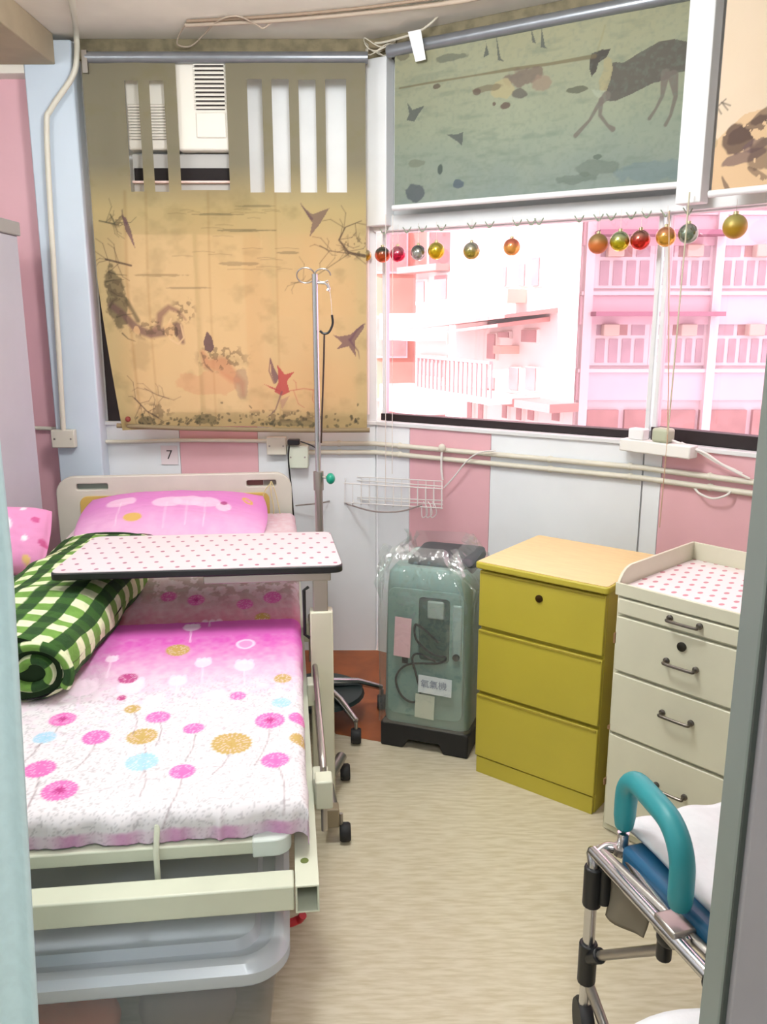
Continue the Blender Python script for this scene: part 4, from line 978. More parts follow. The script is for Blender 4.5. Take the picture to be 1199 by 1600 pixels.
rock((250, 430), .12, .006, H('7d7350'), .5); rock((340, 335), .10, .004, OLV, .5); rock((380, 360), .12, .005, OLV, .5); rock((400, 322), .09, .004, OLV, .45); rock((370, 412), .09, .008, OLV, .4); rock((290, 450), .10, .004, OLV, .4); rock((450, 395), .05, .006, OLV, .45)
br([(195, 620), (215, 640), (235, 650)], .006, INK, .8, 3, 8); br([(215, 605), (235, 615), (255, 622)], .004, INK, .6, 2, 9)
r = random.Random(5)
for _ in range(150):
    px = r.uniform(195, 565); py = 665-abs(r.gauss(0, 10 if px < 330 else 12)); x, z = q1(px, py); Cv.ell((x, z), r.uniform(.004, .011), r.uniform(.003, .007), H('47483a'), .6, r.uniform(0, 3))
rock((315, 655), .06, .022, H('57583f'), .6); rock((460, 660), .12, .014, H('5f6048'), .5); rock((215, 655), .05, .018, H('47483a'), .6)
for (px, py, s_, an) in ((165, 440, 1, .2), (172, 455, -1, .6), (168, 480, 1, 1.0), (178, 495, 1, .3), (185, 520, -1, .8), (170, 425, 1, -.3)):
    x, z = q1(px, py); Cv.line([(x, z), (x+.03*math.cos(an), z+.03*math.sin(an)*s_), (x+.075*math.cos(an), z+.045*math.sin(an)*s_)], [.007, .004, .002], H('4d4a38'), .75)
n6 = fnoise(X, Z, 60, 14, 2)
for (c, rx, ry, th) in (((178, 460), .05, .12, .52), ((240, 515), .13, .05, .56), ((285, 485), .06, .06, .58), ((345, 560), .13, .07, .6), ((555, 385), .07, .06, .6), ((230, 640), .10, .04, .52), ((440, 650), .2, .03, .5), ((185, 345), .05, .03, .55)):
    x, z = q1(*c); d = np.hypot((X-x)/rx, (Z-z)/ry); Cv.mix(.55*(n6 > th)*np.clip((1-d)/.4, 0, 1), H('5d5440'))
for k in range(26):
    px = r.uniform(270, 480); py = r.uniform(322, 425); x, z = q1(px, py); l = r.uniform(.02, .05)
    Cv.line([(x-l, z), (x, z+.003), (x+l, z-.001)], .002, H('77704f'), .55)
for L, w in (([(487, 342), (478, 330), (470, 318)], [.012, .005, .003]), ([(198, 350), (192, 338), (190, 328)], [.008, .004, .003]), ([(428, 598), (420, 580), (422, 560)], [.010, .006, .004]), ([(440, 612), (430, 640), (418, 652)], [.008, .005, .003]), ([(546, 530), (560, 548), (562, 560)], [.010, .005, .002]), ([(548, 530), (558, 515), (570, 506)], [.012, .009, .006])):
    Cv.line([q1(*p) for p in L], w, PUR, .7)
# shape: curls and narrows at the lower left
t_ = np.clip((q1(0, 430)[1]-Z)/(q1(0, 430)[1]-zb1), 0, 1); left = (xr-X)/(xr-xl)
PX = X+left**3*t_**1.2*.075; PYv = YB+.010*np.sin((X-xl)*24)*(.35+.9*t_)*left-left**6*t_*.05
PZ = Z+.006*np.sin(X*7)*t_
# slots
mask = np.ones((nx-1, nz-1), bool); Xc = X[:-1, :-1]; Zc = Z[:-1, :-1]
SL = [(199, 127, 220, 300), (237, 127, 259, 300), (279, 80, 356, 298), (388, 124, 411, 301), (426, 124, 452, 301), (468, 126, 494, 301), (509, 124, 541, 301)]
for (a, b, c, d) in SL:
    x0_ = q1(a, 213)[0]; x1_ = q1(c, 213)[0]; z1_ = q1(a, b)[1]; z0_ = q1(c, d)[1]; mask &= ~((Xc > x0_) & (Xc < x1_) & (Zc > z0_) & (Zc < z1_))
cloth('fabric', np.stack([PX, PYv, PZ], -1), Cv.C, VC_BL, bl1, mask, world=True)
a_, b_ = hy(135, 90, 3.52), hy(575, 84, 3.52)
M().tube([a_, Vector((b_.x, 3.52, a_.z))], .021, 16).build('roller_tube', GREYTUBE, bl1, world=True)
a_, b_ = hy(183, 665, YB-.03), hy(578, 672, YB)
M().tube(spline([a_, (a_*.7+b_*.3)-Vector((0, 0, .006)), (a_*.3+b_*.7)-Vector((0, 0, .006)), b_]), .010, 12).build('bottom_bar', mat('tan_bar', '8e7d5e', .7), bl1, world=True)
M().ball(hy(200, 655, YB-.06), .012, 12).build('clip', mat('red_brown_clip', '8a3a32', .5), bl1, world=True)
a_ = hy(140, 95, 3.53); M().box((a_.x-.02, 3.50, a_.z-.05), (a_.x+.0, 3.55, a_.z+.03)).build('roller_bracket', STEEL, bl1, world=True)

# --- blind 2: deer
def blindplane(i, off): a, b, d, n = seg(i); return a+n*off, d, n
def mk_blind(i, off, pl_, pr_, pyb, zt, name, label, paint, m, nx, nz, tube=True):
    o, d, n = blindplane(i, off); uv = lambda px, py: ((hpl(px, py, o, n)-o).dot(d), hpl(px, py, o, n).z)
    u0, zb = uv(pl_[0], pyb[0]); u1, zb2 = uv(pr_[0], pyb[1]); zb = (zb+zb2)/2
    t = thing(name, label, 'blind', tuple(o+d*((u0+u1)/2)), math.atan2(d.y, d.x))
    U = np.linspace(u0, u1, nx); Z = np.linspace(zb, zt, nz); U, Z = np.meshgrid(U, Z, indexing='ij')
    Cv = Canvas(U, Z, (1, 1, 1)); paint(Cv, U, Z, uv)
    P = np.stack([o.x+d.x*U+n.x*.002*np.sin(U*9), o.y+d.y*U+n.y*.002*np.sin(U*9), Z], -1)
    cloth('fabric', P, Cv.C, m, t, None, world=True)
    at = lambda u, z, k=0: o+d*u+n*k+Vector((0, 0, z))
    M().tube([at(u0-.005, zb, .004), at(u1+.005, zb, .004)], .011, 12).build('bottom_bar', WHITE, t, world=True)
    if tube: M().tube([at(u0-.03, zt+.0, .0), at(u1+.03, zt+.0, .0)], .022, 16).build('roller_tube', GREYTUBE, t, world=True)
    return t
def deer(Cv, U, Z, uv):
    Cv.C[:] = H('87917f')[:3]
    n = fnoise(U, Z, 5, 31); zz = (Z-Z.min())/(Z.max()-Z.min())
    Cv.mix(np.clip((zz-.35)/.6, 0, 1)*.75, H('9d9878')); Cv.mix(np.clip((.45-zz)/.5, 0, 1)*.6, H('728187')); Cv.mix((n-.45)*1.2, H('969c86')); Cv.mix((fnoise(U*.5, Z*2, 22, 6)-.55)*1.3, H('5f6f62'))
    K = lambda L: [uv(*p) for p in L]
    DK, DK2 = H('544f4b'), H('6e6760')
    Cv.poly(K([(958, 97), (975, 98), (1000, 82), (1030, 65), (1055, 61), (1080, 66), (1082, 110), (1062, 112), (1040, 125), (1020, 130), (985, 148), (962, 158), (948, 158), (944, 140), (955, 115)]), DK, .88)
    Cv.poly(K([(944, 84), (956, 92), (958, 108), (954, 126), (948, 142), (938, 146), (936, 128), (944, 108)]), H('9a9372'), .85)
    Cv.poly(K([(922, 95), (925, 84), (940, 78), (955, 76), (948, 90), (936, 98), (932, 112), (925, 120), (922, 108)]), H('46423f'), .95)
    Cv.line(K([(934, 80), (942, 55), (946, 40)]), .006, H('8f8a68'), .6)
    Cv.poly(K([(925, 140), (948, 142), (945, 158), (930, 150)]), H('9aa08c'), .8)
    for L, w in (([(948, 150), (935, 165), (922, 188), (900, 212)], [.030, .014, .010, .016]), ([(940, 156), (938, 180), (950, 196), (958, 202)], [.018, .012, .010, .018]),
                 ([(1040, 115), (1035, 150), (1025, 170), (1015, 185)], [.03, .012, .009, .012]), ([(1052, 118), (1056, 150), (1048, 180), (1040, 195)], [.034, .014, .010, .012])):
        Cv.line(K(L), w, DK2, .9)
    Cv.mix((fnoise(U, Z, 90, 71, 2)-.5)*.8, H('6f7c70'))
    # rocks and ground line, birds
    Cv.line(K([(625, 138), (680, 128), (740, 118), (800, 108), (860, 100), (930, 88)]), [.006, .008, .006, .012, .010, .014], H('6b6048'), .75)
    n9 = fnoise(U, Z, 26, 8)
    def rk(c, rx, ry, col, a):
        x, z = uv(*c); d = np.hypot((U-x)/rx, (Z-z)/ry)+(n9-.5)*1.0; Cv.mix(a*np.clip((1-d)/.15, 0, 1), col)
    for a in (((820, 120), .07, .035, H('6b5a54'), .75), ((785, 140), .05, .03, H('a39a76'), .8), ((812, 146), .03, .018, H('5a5450'), .8), ((845, 130), .04, .025, H('8a7768'), .7), ((760, 138), .06, .012, H('6d6350'), .7), ((745, 143), .016, .012, H('5f5048'), .8),
              ((683, 135), .016, .009, H('55483f'), .8), ((789, 165), .02, .010, H('5a4540'), .8), ((772, 162), .008, .008, H('5a4540'), .8), ((905, 140), .04, .010, H('545548'), .8), ((705, 90), .06, .014, H('5f6358'), .7), ((630, 88), .03, .02, H('5f5a4a'), .7),
              ((650, 302), .04, .036, H('4a5058'), .8), ((716, 288), .022, .018, H('4a5663'), .8), ((652, 255), .035, .014, H('6b6f60'), .6), ((688, 265), .012, .022, H('414c48'), .85),
              ((930, 262), .08, .03, H('5f6a60'), .55), ((900, 280), .08, .02, H('5a655c'), .5), ((1020, 268), .12, .035, H('647880'), .45), ((935, 245), .02, .01, H('4d5a50'), .7)): rk(*a)
    for L in ([(637, 160), (645, 172), (664, 165), (655, 178), (648, 190), (636, 188), (640, 178)], [(698, 210), (714, 210), (724, 206), (722, 228), (716, 222)], [(757, 55), (764, 85), (755, 90), (760, 70)], [(775, 52), (782, 90), (788, 96), (778, 94)], [(830, 42), (838, 68), (832, 66)], [(846, 38), (852, 72), (856, 76), (846, 74)]):
        Cv.poly(K(L), H('4b5050'), .8)
blD = mk_blind(1, .10, (617, 0), (1073, 0), (322, 292), 2.50, 'roller_blind', 'grey green roller blind printed with a grazing deer on the middle window', deer, VC_BD, 420, 250)
def rocks(Cv, U, Z, uv):
    Cv.C[:] = H('d9c6ae')[:3]; n = fnoise(U, Z, 4, 51); Cv.mix((n-.4)*.7, H('cfb69a'))
    K = lambda L: [uv(*p) for p in L]; n9 = fnoise(U, Z, 14, 18); n10 = fnoise(U, Z, 30, 28)
    Cv.poly(K([(1108, 305), (1102, 250), (1115, 225), (1140, 200), (1165, 178), (1199, 168), (1290, 120), (1290, 320)]), H('d0b08a'), .9)
    def rk(c, rx, ry, col, a, rot=0.):
        x, z = uv(*c); k, s_ = math.cos(rot), math.sin(rot); dx = U-x; dz = Z-z; d = np.hypot((dx*k+dz*s_)/rx, (-dx*s_+dz*k)/ry)+(n9-.5)*1.1; Cv.mix(a*np.clip((1-d)/.12, 0, 1)*(n10 > .36), col)
    DK = H('55443f')
    for a in (((1155, 215), .05, .045, DK, .85), ((1175, 200), .07, .030, DK, .75, .4), ((1195, 180), .06, .02, DK, .7, .4), ((1165, 245), .08, .018, H('6a5658'), .75, .2), ((1185, 225), .05, .02, H('6a5658'), .7, .3), ((1105, 260), .012, .07, DK, .8), ((1135, 290), .008, .04, DK, .7, .5), ((1112, 225), .02, .02, H('9a8a68'), .5), ((1190, 275), .05, .008, DK, .6, -.6), ((1230, 220), .12, .05, DK, .6, .3)): rk(*a)
    for L in ([(1107, 172), (1122, 167), (1135, 155)], [(1122, 168), (1128, 178)], [(1128, 160), (1142, 165)], [(1108, 150), (1116, 148)], [(1122, 167), (1116, 158)], [(1130, 162), (1138, 172)]):
        Cv.line(K(L), .004, INK, .75)
blR = mk_blind(2, .16, (1112, 0), (1320, 0), (303, 282), 2.52, 'roller_blind', 'tan roller blind printed with rocks on the rightmost window', rocks, VC_BD, 200, 240)

# ================================================================ AIR CONDITIONERS behind blind 1
ACW = mat('ivory_ac_plastic', 'e9e4da', .4)
def ac_unit(name, label, x0, x1, z0, z1, y, louv, panel, n):
    t = thing(name, label, 'air conditioner', ((x0+x1)/2, y, z0), 0)
    M().box((x0, y, z0), (x1, 3.644, z1)).build('housing', ACW, t, world=True, bevel=.008, seg=3)
    l0, l1, a, b = louv
    M().box((l0, y-.002, a), (l1, y+.002, b)).build('grille_recess', mat('dark_grille', '2a1c1c', .6), t, world=True, smooth=False)
    for k in range(n):
        z = a+(b-a)*(k+.5)/n
        M().box((l0-.004, y-.012, z-.0035), (l1+.004, y-.001, z+.0035), Matrix.Rotation(.5, 3, 'X')).build('louver', ACW, t, world=True, smooth=False)
    if panel:
        M().box((panel[0], y-.008, panel[2]), (panel[1], y+.002, panel[3])).build('control_cover', ACW, t, world=True, bevel=.006, seg=3)
    return t
YA = 3.538
g = lambda px, py: hy(px, py, YA)
A_, Bq = g(279, 235), g(356, 70)
ac_unit('air_conditioner', 'ivory air conditioner seen through the wide cut in the tan blind', A_.x, Bq.x, A_.z, min(2.49, Bq.z), YA, (g(299, 0).x, g(345, 0).x, g(0, 172).z, g(0, 97).z), (g(298, 0).x, g(346, 0).x, g(0, 216).z, g(0, 176).z), 11)
YC = 3.575; g = lambda px, py: hy(px, py, YC)
ac_unit('air_conditioner', 'white louvred air conditioner glimpsed through the two left slots of the tan blind', g(186, 0).x, g(268, 0).x, g(0, 234).z, 2.47, YC, (g(192, 0).x, g(262, 0).x, g(0, 218).z, g(0, 163).z), None, 12)
# shelf box and dark gaps below them
sh = thing('shelf_box', 'white open shelf box with dark gap below the ivory air conditioner', 'shelf', (g(317, 0).x, 3.60, g(0, 298).z), 0)
g = lambda px, py: hy(px, py, 3.57)
M().box((g(190, 0).x, 3.585, g(0, 299).z), (g(366, 0).x, 3.640, g(0, 240).z)).build('back', mat('shelf_grey', 'b9b7b4', .6), sh, world=True, smooth=False)
M().box((g(192, 0).x, 3.580, g(0, 283).z), (g(352, 0).x, 3.586, g(0, 262).z)).build('gap', mat('dark_gap', '1a1213', .8), sh, world=True, smooth=False)
M().box((g(190, 0).x, 3.560, g(0, 286).z), (g(354, 0).x, 3.586, g(0, 283).z)).build('lip', mat('pinkish_lip', 'f3d5d0', .4), sh, world=True, smooth=False)
M().box((g(354, 0).x, 3.555, g(0, 299).z), (g(361, 0).x, 3.586, g(0, 241).z)).build('bracket', WHITE, sh, world=True, smooth=False)
M().box((g(354, 0).x, 3.550, g(0, 299).z), (g(372, 0).x, 3.586, g(0, 292).z)).build('bracket', WHITE, sh, world=True, smooth=False)

# ================================================================ CONDUITS, BOXES, WIRES ON THE WALLS
def tubething(name, label, cat, pts, r, m, group=None, n=10, sm=True):
    P = [Vector(p) for p in pts]; o = M().tube(spline(P, 6) if sm else P, r, n).build(name, m, None, smooth=True)
    return tag(o, label, cat, group)
w_ = lambda px, py, off=.02: wh(px, py, off)
cu_ = thing('conduit', 'upper ivory conduit running along the wall under the windows', 'conduit', tuple(w_(700, 709)), 0)
def run(pxs, z, off):
    out = []
    for px in pxs: out.append(wz(px, z, off))
    return out
c_z1, c_z2 = .972, .934
pxs = [445, 500, 560, 640, 760, 880, 960, 1060, 1150, 1240]
def alongz(z, off, s_start_px):
    p0 = wz(s_start_px, z, off, 0); a1, b1, d1, n1 = seg(1); a2, b2, d2, n2 = seg(2)
    # corner points of the offset polyline
    c1 = Vector((WPTS[1].x, WPTS[1].y, z))+(Vector((0, -1, 0))+n1).normalized()*off/math.cos(.27)
    c2 = Vector((WPTS[2].x, WPTS[2].y, z))+(n1+n2).normalized()*off
    e = a2+d2*1.5+n2*off; e.z = z
    return [p0, c1, c2, e]
M().tube(alongz(c_z1, .022, 445), .0105, 12).build('pipe', PVC, cu_, world=True)
for px in (530, 625, 860, 985, 1110):
    p = wz(px, c_z1, .018); M().ball(p, .016, 10, (1, 1, .9)).build('saddle_clip', PVC, cu_, world=True)
cl_ = thing('conduit', 'lower ivory conduit parallel to the upper one under the windows', 'conduit', tuple(w_(700, 725)), 0)
M().tube(alongz(c_z2, .022, 465), .0105, 12).build('pipe', PVC, cl_, world=True)
for px in (530, 625, 860, 985, 1110):
    p = wz(px, c_z2, .018); M().ball(p, .016, 10, (1, 1, .9)).build('saddle_clip', PVC, cl_, world=True)
h = lambda px, py, y=3.625: hy(px, py, y)
tubething('conduit', 'thin ivory conduit between the two junction boxes above the headboard', 'conduit', [h(112, 690), h(200, 690), h(300, 688), h(418, 689)], .0085, PVC)
tubething('conduit', 'short ivory conduit stub left of the corner junction box', 'conduit', [h(40, 668), h(88, 670)], .0085, PVC)
yv = 3.53
tubething('conduit', 'vertical ivory conduit running down the pale blue column', 'conduit', [hy(98, -70, 2.9), hy(112, 0, 3.2), hy(119, 50, yv), hy(120, 92, yv), hy(112, 122, yv), hy(80, 170, yv), hy(73, 200, yv), hy(80, 350, yv), hy(92, 550, yv), hy(99, 672, yv)], .011, PVC)
def jbox(label, px0, py0, px1, py1, y, m=PVC, d=.03, cat='junction box', name='junction_box'):
    p = hy(px0, py1, y); q = hy(px1, py0, y)
    t = thing(name, label, cat, ((p.x+q.x)/2, y, p.z), 0)
    M().box((p.x, y, p.z), (q.x, y+d, q.z)).build('box', m, t, world=True, bevel=.004)
    for sx_ in (.15, .85):
        M().lathe([(.004, 0), (.004, -.002)], (p.x+(q.x-p.x)*sx_, y, (p.z+q.z)/2), 10, 'y').build('screw', STEEL, t).location = -t.location
    return t
jbox('square ivory junction box at the foot of the column conduit', 81, 672, 115, 700, 3.52, d=.035)
jbox('ivory junction box left of the black plug above the bed', 417, 683, 447, 711, 3.60)
t = jbox('pale green socket adaptor below the black plug', 450, 697, 481, 732, 3.58, mat('pale_green_plastic', 'd4dccb', .4), .06, 'socket', 'socket_adaptor')
p = hy(459, 691, 3.57)
pg = thing('power_plug', 'small black plug in the wall box with a cable hanging down', 'plug', tuple(p), 0)
M().box((p.x-.026, p.y-.012, p.z-.012), (p.x+.026, p.y+.03, p.z+.012)).build('plug_body', BLACK, pg, world=True, bevel=.005)
M().tube(spline([hy(452, 694, 3.56), hy(451, 720, 3.565), hy(456, 770, 3.57), hy(461, 840, 3.575), hy(463, 890, 3.58)]), .0035, 8).build('cable', BLACK, pg, world=True)
M().tube(spline([hy(470, 690, 3.57), hy(485, 695, 3.55), hy(494, 700, 3.53)]), .003, 8).build('cable', BLACK, pg, world=True)
# number card
p = hy(265, 711, 3.640); nc = thing('number_card', 'small pinkish card with the number 7 above the headboard', 'sign', tuple(p), 0)
M().box((p.x-.037, p.y-.002, p.z-.042), (p.x+.037, p.y, p.z+.042)).build('card', mat('card_pinkwhite', 'ecdfe4', .7), nc, world=True, smooth=False)
lettering('digit', '7', .058, mat('dark_ink', '4a4348', .7), nc, lambda x, y, d: Vector((p.x+x, p.y-.0035+d*.4, p.z+y)))
# wire basket
bk = thing('wire_basket', 'white wire basket hooked over the conduits behind the drip pole', 'basket', tuple(wh(615, 780, .03, 1)), 0)
WW = mat('white_wire', 'e4e2e0', .4)
u = lambda px, py, off: wh(px, py, off, 1)
k1, k2 = 540, 691
for px in (k1, k2):
    M().tube(spline([u(px, 697, .045), u(px-1, 730, .05), u(px+1, 750, .05)]), .0045, 8).build('hanger', WW, bk, world=True)
    M().ball(u(px, 700, .045), .018, 12, (.9, .7, 1)).build('hanger_hook', PVC, bk, world=True)
def rail(py0, py1, off):
    M().tube([u(k1-2, py0, off), u(k2+1, py1, off)], .0024, 6).build('wire', WW, bk, world=True)
for (a, b) in ((744, 752), (749, 760), (776, 782), (779, 788)): rail(a, b, .05)
for (a, b) in ((755, 764), (785, 794)): rail(a, b, .16)
for k in range(13):
    px = k1+(k2-k1)*k/12; d_ = k/12*8
    M().tube(spline([u(px, 745+d_, .05), u(px, 777+d_*.8, .05), u(px-1, 787+d_*.8, .10), u(px-1, 785+d_, .155), u(px-1, 756+d_, .16)], 3), .0016, 5).build('wire', WW, bk, world=True)
for (px0, py0, px1, py1) in ((k1, 745, k1, 756), (k2, 752, k2, 764)):
    M().tube([u(px0, py0, .05), u(px1, py1, .16)], .0024, 6).build('wire', WW, bk, world=True)
for k in range(3):
    M().tube(spline([u(662+k*7, 784, .10), u(666+k*7, 790, .12), u(668+k*7, 803, .12), u(660+k*7, 808, .12), u(659+k*7, 790, .12)]), .002, 6).build('small_hook', WW, bk, world=True)
tubething('cable', 'grey cable sagging below the wire basket', 'cable', [h(462, 790, 3.60), h(500, 786, 3.57)] + [u(525, 782, .06), u(550, 790, .10), u(585, 799, .19), u(625, 799, .19), u(660, 789, .19)], .0035, mat('grey_cable', '9a8f8c', .5), n=8)
tubething('cable', 'white cable rising from the basket to the upper conduit', 'cable', [u(694, 762, .05), u(710, 745, .05), u(730, 720, .05), u(750, 707, .05), u(775, 704, .045)], .003, WW, n=8)
tubething('cable', 'yellowish cord looped over the right end of the headboard', 'cable', [hy(425, 752, 3.45), hy(413, 770, 3.44), hy(412, 795, 3.44), hy(420, 815, 3.44), hy(428, 800, 3.44), hy(424, 770, 3.44), hy(424, 752, 3.45), hy(432, 775, 3.44), hy(440, 810, 3.44), hy(452, 832, 3.44)], .0022, mat('yellow_cord', 'cfc08a', .5), n=6)

# power strip on the right sill
v = lambda px, py, off=.03: wh(px, py, off)
a_ = wh(975, 688, .035, 1); b_ = wh(1085, 705, .07, 2)
d_ = (b_-a_); d_.z = 0; ax = math.atan2(d_.y, d_.x); Ls = d_.length
ps = thing('power_strip', 'white multi socket power strip lying along the dark window frame', 'power strip', (a_.x, a_.y, SILL-.030), ax)
M().box((0, -.028, .0), (Ls, .028, .045)).build('strip_body', mat('white_abs', 'eeeeea', .35), ps, bevel=.005)
M().box((.03, -.022, .045), (.09, .022, .085)).build('white_plug', mat('white_abs2', 'f4f4f6', .3), ps, bevel=.005)
M().box((.125, -.026, .045), (.19, .026, .095)).build('green_adaptor', mat('grey_green_abs', 'b9c0a8', .4), ps, bevel=.01, seg=3)
for (A1_, B1_, z_) in (((1045, 686), (1160, 740), 0), ((1080, 700), (1150, 735), .01), ((1065, 692), (1172, 748), .005)):
    M().tube(spline([wh(A1_[0], A1_[1], .06, 2), wh((A1_[0]*2+B1_[0])/3, (A1_[1]*2+B1_[1])/3-3, .055, 2), wh((A1_[0]+2*B1_[0])/3, (A1_[1]+2*B1_[1])/3+1, .045, 2), wh(B1_[0], B1_[1], .035, 2)]), .0042, 8).build('cable', mat('white_cable', 'e6e2de', .4), ps, world=True)
tubething('cable', 'white cable loop drooping under the lower conduit at the right', 'cable', [v(1085, 762, .02), v(1095, 772, .045), v(1115, 779, .045), v(1135, 774, .045), v(1145, 765, .02)], .004, MC['white_cable'], n=8)
# blind cords
for (px, y0, y1, lab) in ((603, 335, 820, 'left of a close pair of thin blind cords beside the white window post'), (614, 335, 790, 'right of a close pair of thin blind cords beside the white window post')):
    p0 = wh(px, y0, .09, 1); p1 = wz(px+2, .80 if px < 610 else .86, .09, 1)
    M().tube([p0, Vector((p0.x, p0.y, p1.z))], .0016, 6).build('pull_cord', mat('cord_white', 'd8cfc8', .6), blD, world=True)
p0 = wh(1078, 300, .13, 2); M().tube([p0, Vector((p0.x-.01, p0.y, 1.12))], .0026, 6).build('pull_cord', mat('cord_green', 'c3bfa6', .6), blR, world=True)
p0 = wh(1043, 690, .09, 2); M().tube([wh(1046, 330, .13, 2), wh(1045, 600, .12, 2), p0, Vector((p0.x-.004, p0.y, .78))], .0018, 6).build('pull_cord', mat('cord_beige', 'c9aa8c', .6), blR, world=True)
p0 = wh(574, 355, .035, 1); tag(M().tube([wh(575, 340, .03, 1), Vector((p0.x, p0.y, 1.10))], .006, 8).build('blind_rod', mat('rod_white', 'f5ecec', .4)), 'slim white control rod at the right edge of the tan blind', 'rod')

# ================================================================ CEILING PIPES
tubething('conduit', 'thin beige conduit crossing the ceiling', 'conduit', [hz(290, 39, TOP-.012), hz(430, 32, TOP-.012), hz(560, 21, TOP-.012), hz(712, 3, TOP-.012), hz(800, -15, TOP-.012)], .008, mat('beige_pipe', 'b8a795', .6))
tubething('conduit', 'thinner brown conduit beside the beige one on the ceiling', 'conduit', [hz(292, 33, TOP-.008), hz(430, 25, TOP-.008), hz(560, 13, TOP-.008), hz(690, -4, TOP-.008)], .005, mat('brown_pipe', '9c8672', .6))
tubething('cable', 'loose looped cable on the ceiling left of the conduits', 'cable', [hz(290, 38, TOP-.01), hz(280, 55, TOP-.02), hz(278, 70, TOP-.04), hz(298, 72, TOP-.04), hz(318, 55, TOP-.02), hz(340, 33, TOP-.012), hz(370, 25, TOP-.012), hz(400, 38, TOP-.02), hz(412, 44, TOP-.03), hz(425, 34, TOP-.012)], .003, MC['beige_pipe'], n=6)
wq = lambda px, py, o=.10: wh(px, py, o, 1)
tubething('cable', 'pale cable tied round the white post and rising to the ceiling', 'cable', [wh(572, 92, .09, 1), wh(578, 70, .10, 1), wh(600, 66, .10, 1), wh(640, 55, .12, 1), wh(665, 43, .12, 1), wh(690, 20, .10, 1), wh(702, 2, .05, 1), wh(708, -15, .04, 1)], .004, mat('pale_cable', 'cfc8b8', .5), n=8)
a_, d__, nn_ = blindplane(1, .135); pq = [wh(x, y, .135, 1) for x, y in ((638, 50), (658, 46), (666, 93), (650, 97))]
M_ = M().add(pq+[p+nn_*.002 for p in pq], [(0, 1, 2, 3), (7, 6, 5, 4), (0, 4, 5, 1), (1, 5, 6, 2), (2, 6, 7, 3), (3, 7, 4, 0)])
tag(M_.build('paper_tag', mat('white_tag', 'eeeef0', .6), smooth=False), 'white paper tag hanging from the cable before the deer blind', 'tag')
hb = thing('post_bracket', 'tangled wire and metal bracket on top of the white post', 'bracket', tuple(wh(594, 70, .06, 1)), 0)
p = wh(594, 72, .075, 1)
M().box(p+Vector((-.045, -.02, -.012)), p+Vector((.045, .02, .014))).build('plate', mat('rusty_metal', '8f7f62', .7, noise=.3, scale=40), hb, world=True, bevel=.003)
for k in range(3): M().tube([p+Vector((math.cos(w)*(.055+.004*k), -.03*math.sin(w)-.01, .012*k-.02+.02*math.sin(w*2+k))) for w in np.linspace(0, 2*PI, 20)], .0022, 6).build('wire', MC['pale_cable'], hb, world=True)

# ================================================================ BAUBLES
def bauble(label, px, py, rpx, c1, c2_, metal, i, rough=.18, band=None):
    rpx *= 1.1; p = wh(px, py, .05, i); dc = p.y*cp+(CH-p.z)*sp; r = rpx/CF*dc
    t = thing('bauble', label, 'bauble', (p.x, p.y, p.z-r), 0, 'baubles hanging in a row across the windows')
    nm_ = 'bauble_'+c1+c2_
    m = mat(nm_, c1, rough, metal)
    if nm_ not in done:
        done.add(nm_); N, L = m.node_tree.nodes, m.node_tree.links; tc = N.new('ShaderNodeTexCoord'); sx = N.new('ShaderNodeSeparateXYZ'); rp_ = N.new('ShaderNodeValToRGB')
        L.new(tc.outputs['Generated'], sx.inputs[0]); L.new(sx.outputs[2], rp_.inputs[0]); e = rp_.color_ramp.elements; e[0].position = .40; e[0].color = H(c2_); e[1].position = .72; e[1].color = H(c1); L.new(rp_.outputs[0], N['Principled BSDF'].inputs['Base Color'])  # greyer upper half: a reflection put into the ball's colour
    M().ball((0, 0, r), r, 28).build('ball', m, t)
    M().lathe([(r*.22, 0), (r*.22, r*.22), (r*.15, r*.26)], (0, 0, r*1.96), 12).build('cap', mat('cap_metal', 'cfc8a0', .3, metal=.9), t)
    M().tube([(0, 0, r*2.2), (0, 0, max(r*2.6, 1.875-(p.z-r)))], .0008, 5).build('thread', mat('thread_white', 'd8d2cc', .6), t)
done = set()
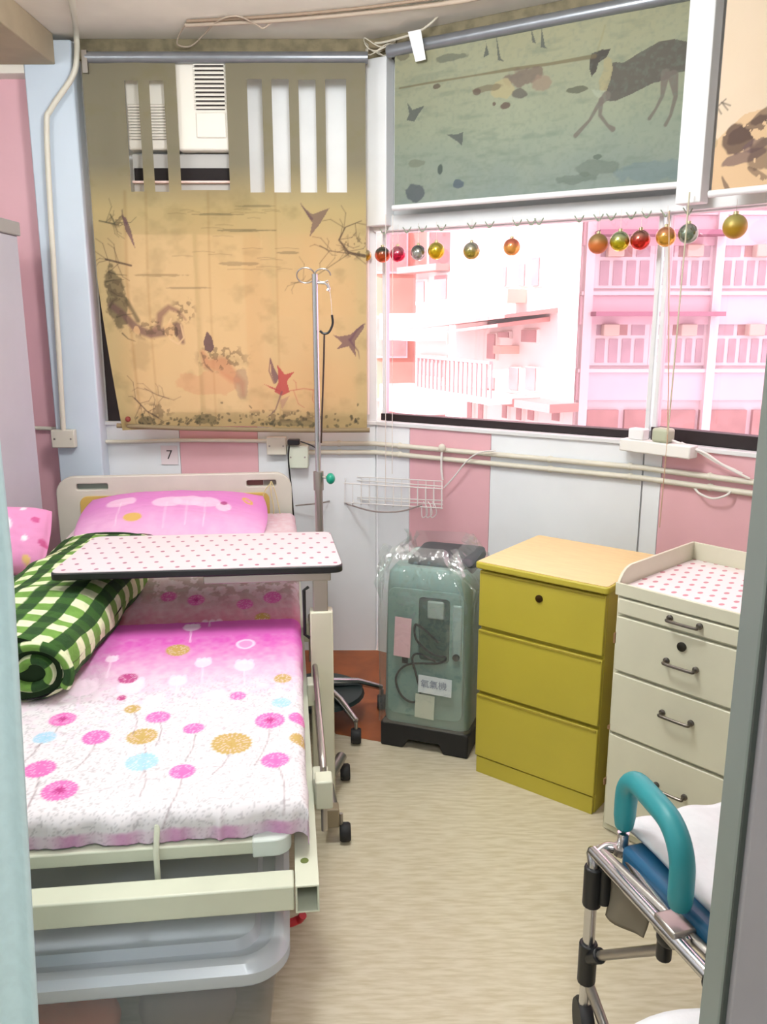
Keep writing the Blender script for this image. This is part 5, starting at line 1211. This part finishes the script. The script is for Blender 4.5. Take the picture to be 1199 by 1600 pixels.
for a in (('gold bauble half hidden at the edge of the tan blind', 572, 399, 8, 'c9c09a', 'b08a2c', .7, 1),
          ('dark grey and copper bauble leftmost on the glass', 598, 398, 11, '5a6058', 'c2552c', .7, 1),
          ('raspberry red bauble beside the copper one', 622, 397, 11, 'c07884', 'd01f44', .7, 1),
          ('pewter grey bauble between the raspberry and yellow ones', 654, 395, 11, '7d827e', 'b5b2ac', .8, 1),
          ('yellow gold bauble in the left cluster', 682, 392, 12, 'bcae50', 'd8b01a', .7, 1),
          ('champagne silver bauble hanging alone left of the peach one', 737, 392, 12, 'aaa99a', 'a89844', .7, 1),
          ('peach orange bauble hanging alone before the white building', 800, 386, 12, 'd27a62', 'e0a050', .6, 1),
          ('matte burnt orange bauble', 935, 381, 14, '8f7448', 'c0692c', .2, 1, .5),
          ('lime yellow and silver bauble beside the burnt orange one', 969, 377, 14, 'a9b48c', 'bcae1e', .7, 1),
          ('deep red bauble left of the white mullion', 1001, 375, 14, 'a8786a', 'c02a1e', .7, 1),
          ('amber bauble right of the white mullion', 1041, 370, 14, 'cf8f6a', 'd0a03c', .6, 2),
          ('silver green banded bauble on the beaded cord', 1076, 365, 14, '9aa398', '80907c', .8, 2),
          ('largest bauble, matte olive gold, below the rock blind', 1149, 354, 17, 'b0a662', 'a8841c', .3, 2, .45)): bauble(*a)
# small leafy hooks along the transom
gr = thing('hook_garland', 'row of small greenish hooks under the white transom', 'garland', tuple(wh(800, 350, .03, 1)), 0)
GH = mat('garland_green', '8f9a86', .6)
for px in (600, 636, 660, 690, 737, 765, 808, 830, 842, 905, 935, 955, 986, 1010, 1040, 1075):
    i = 1 if px < 1020 else 2; p = wz(px, HEAD-.028, .03, i)
    M().tube(spline([p+Vector((-.016, 0, .008)), p+Vector((-.006, -.006, -.008)), p+Vector((0, -.008, -.014)), p+Vector((.008, -.006, -.006)), p+Vector((.018, 0, .010))], 4), [.002]*4+[.0032]*9+[.002]*4, 6).build('hook', GH, gr, world=True)
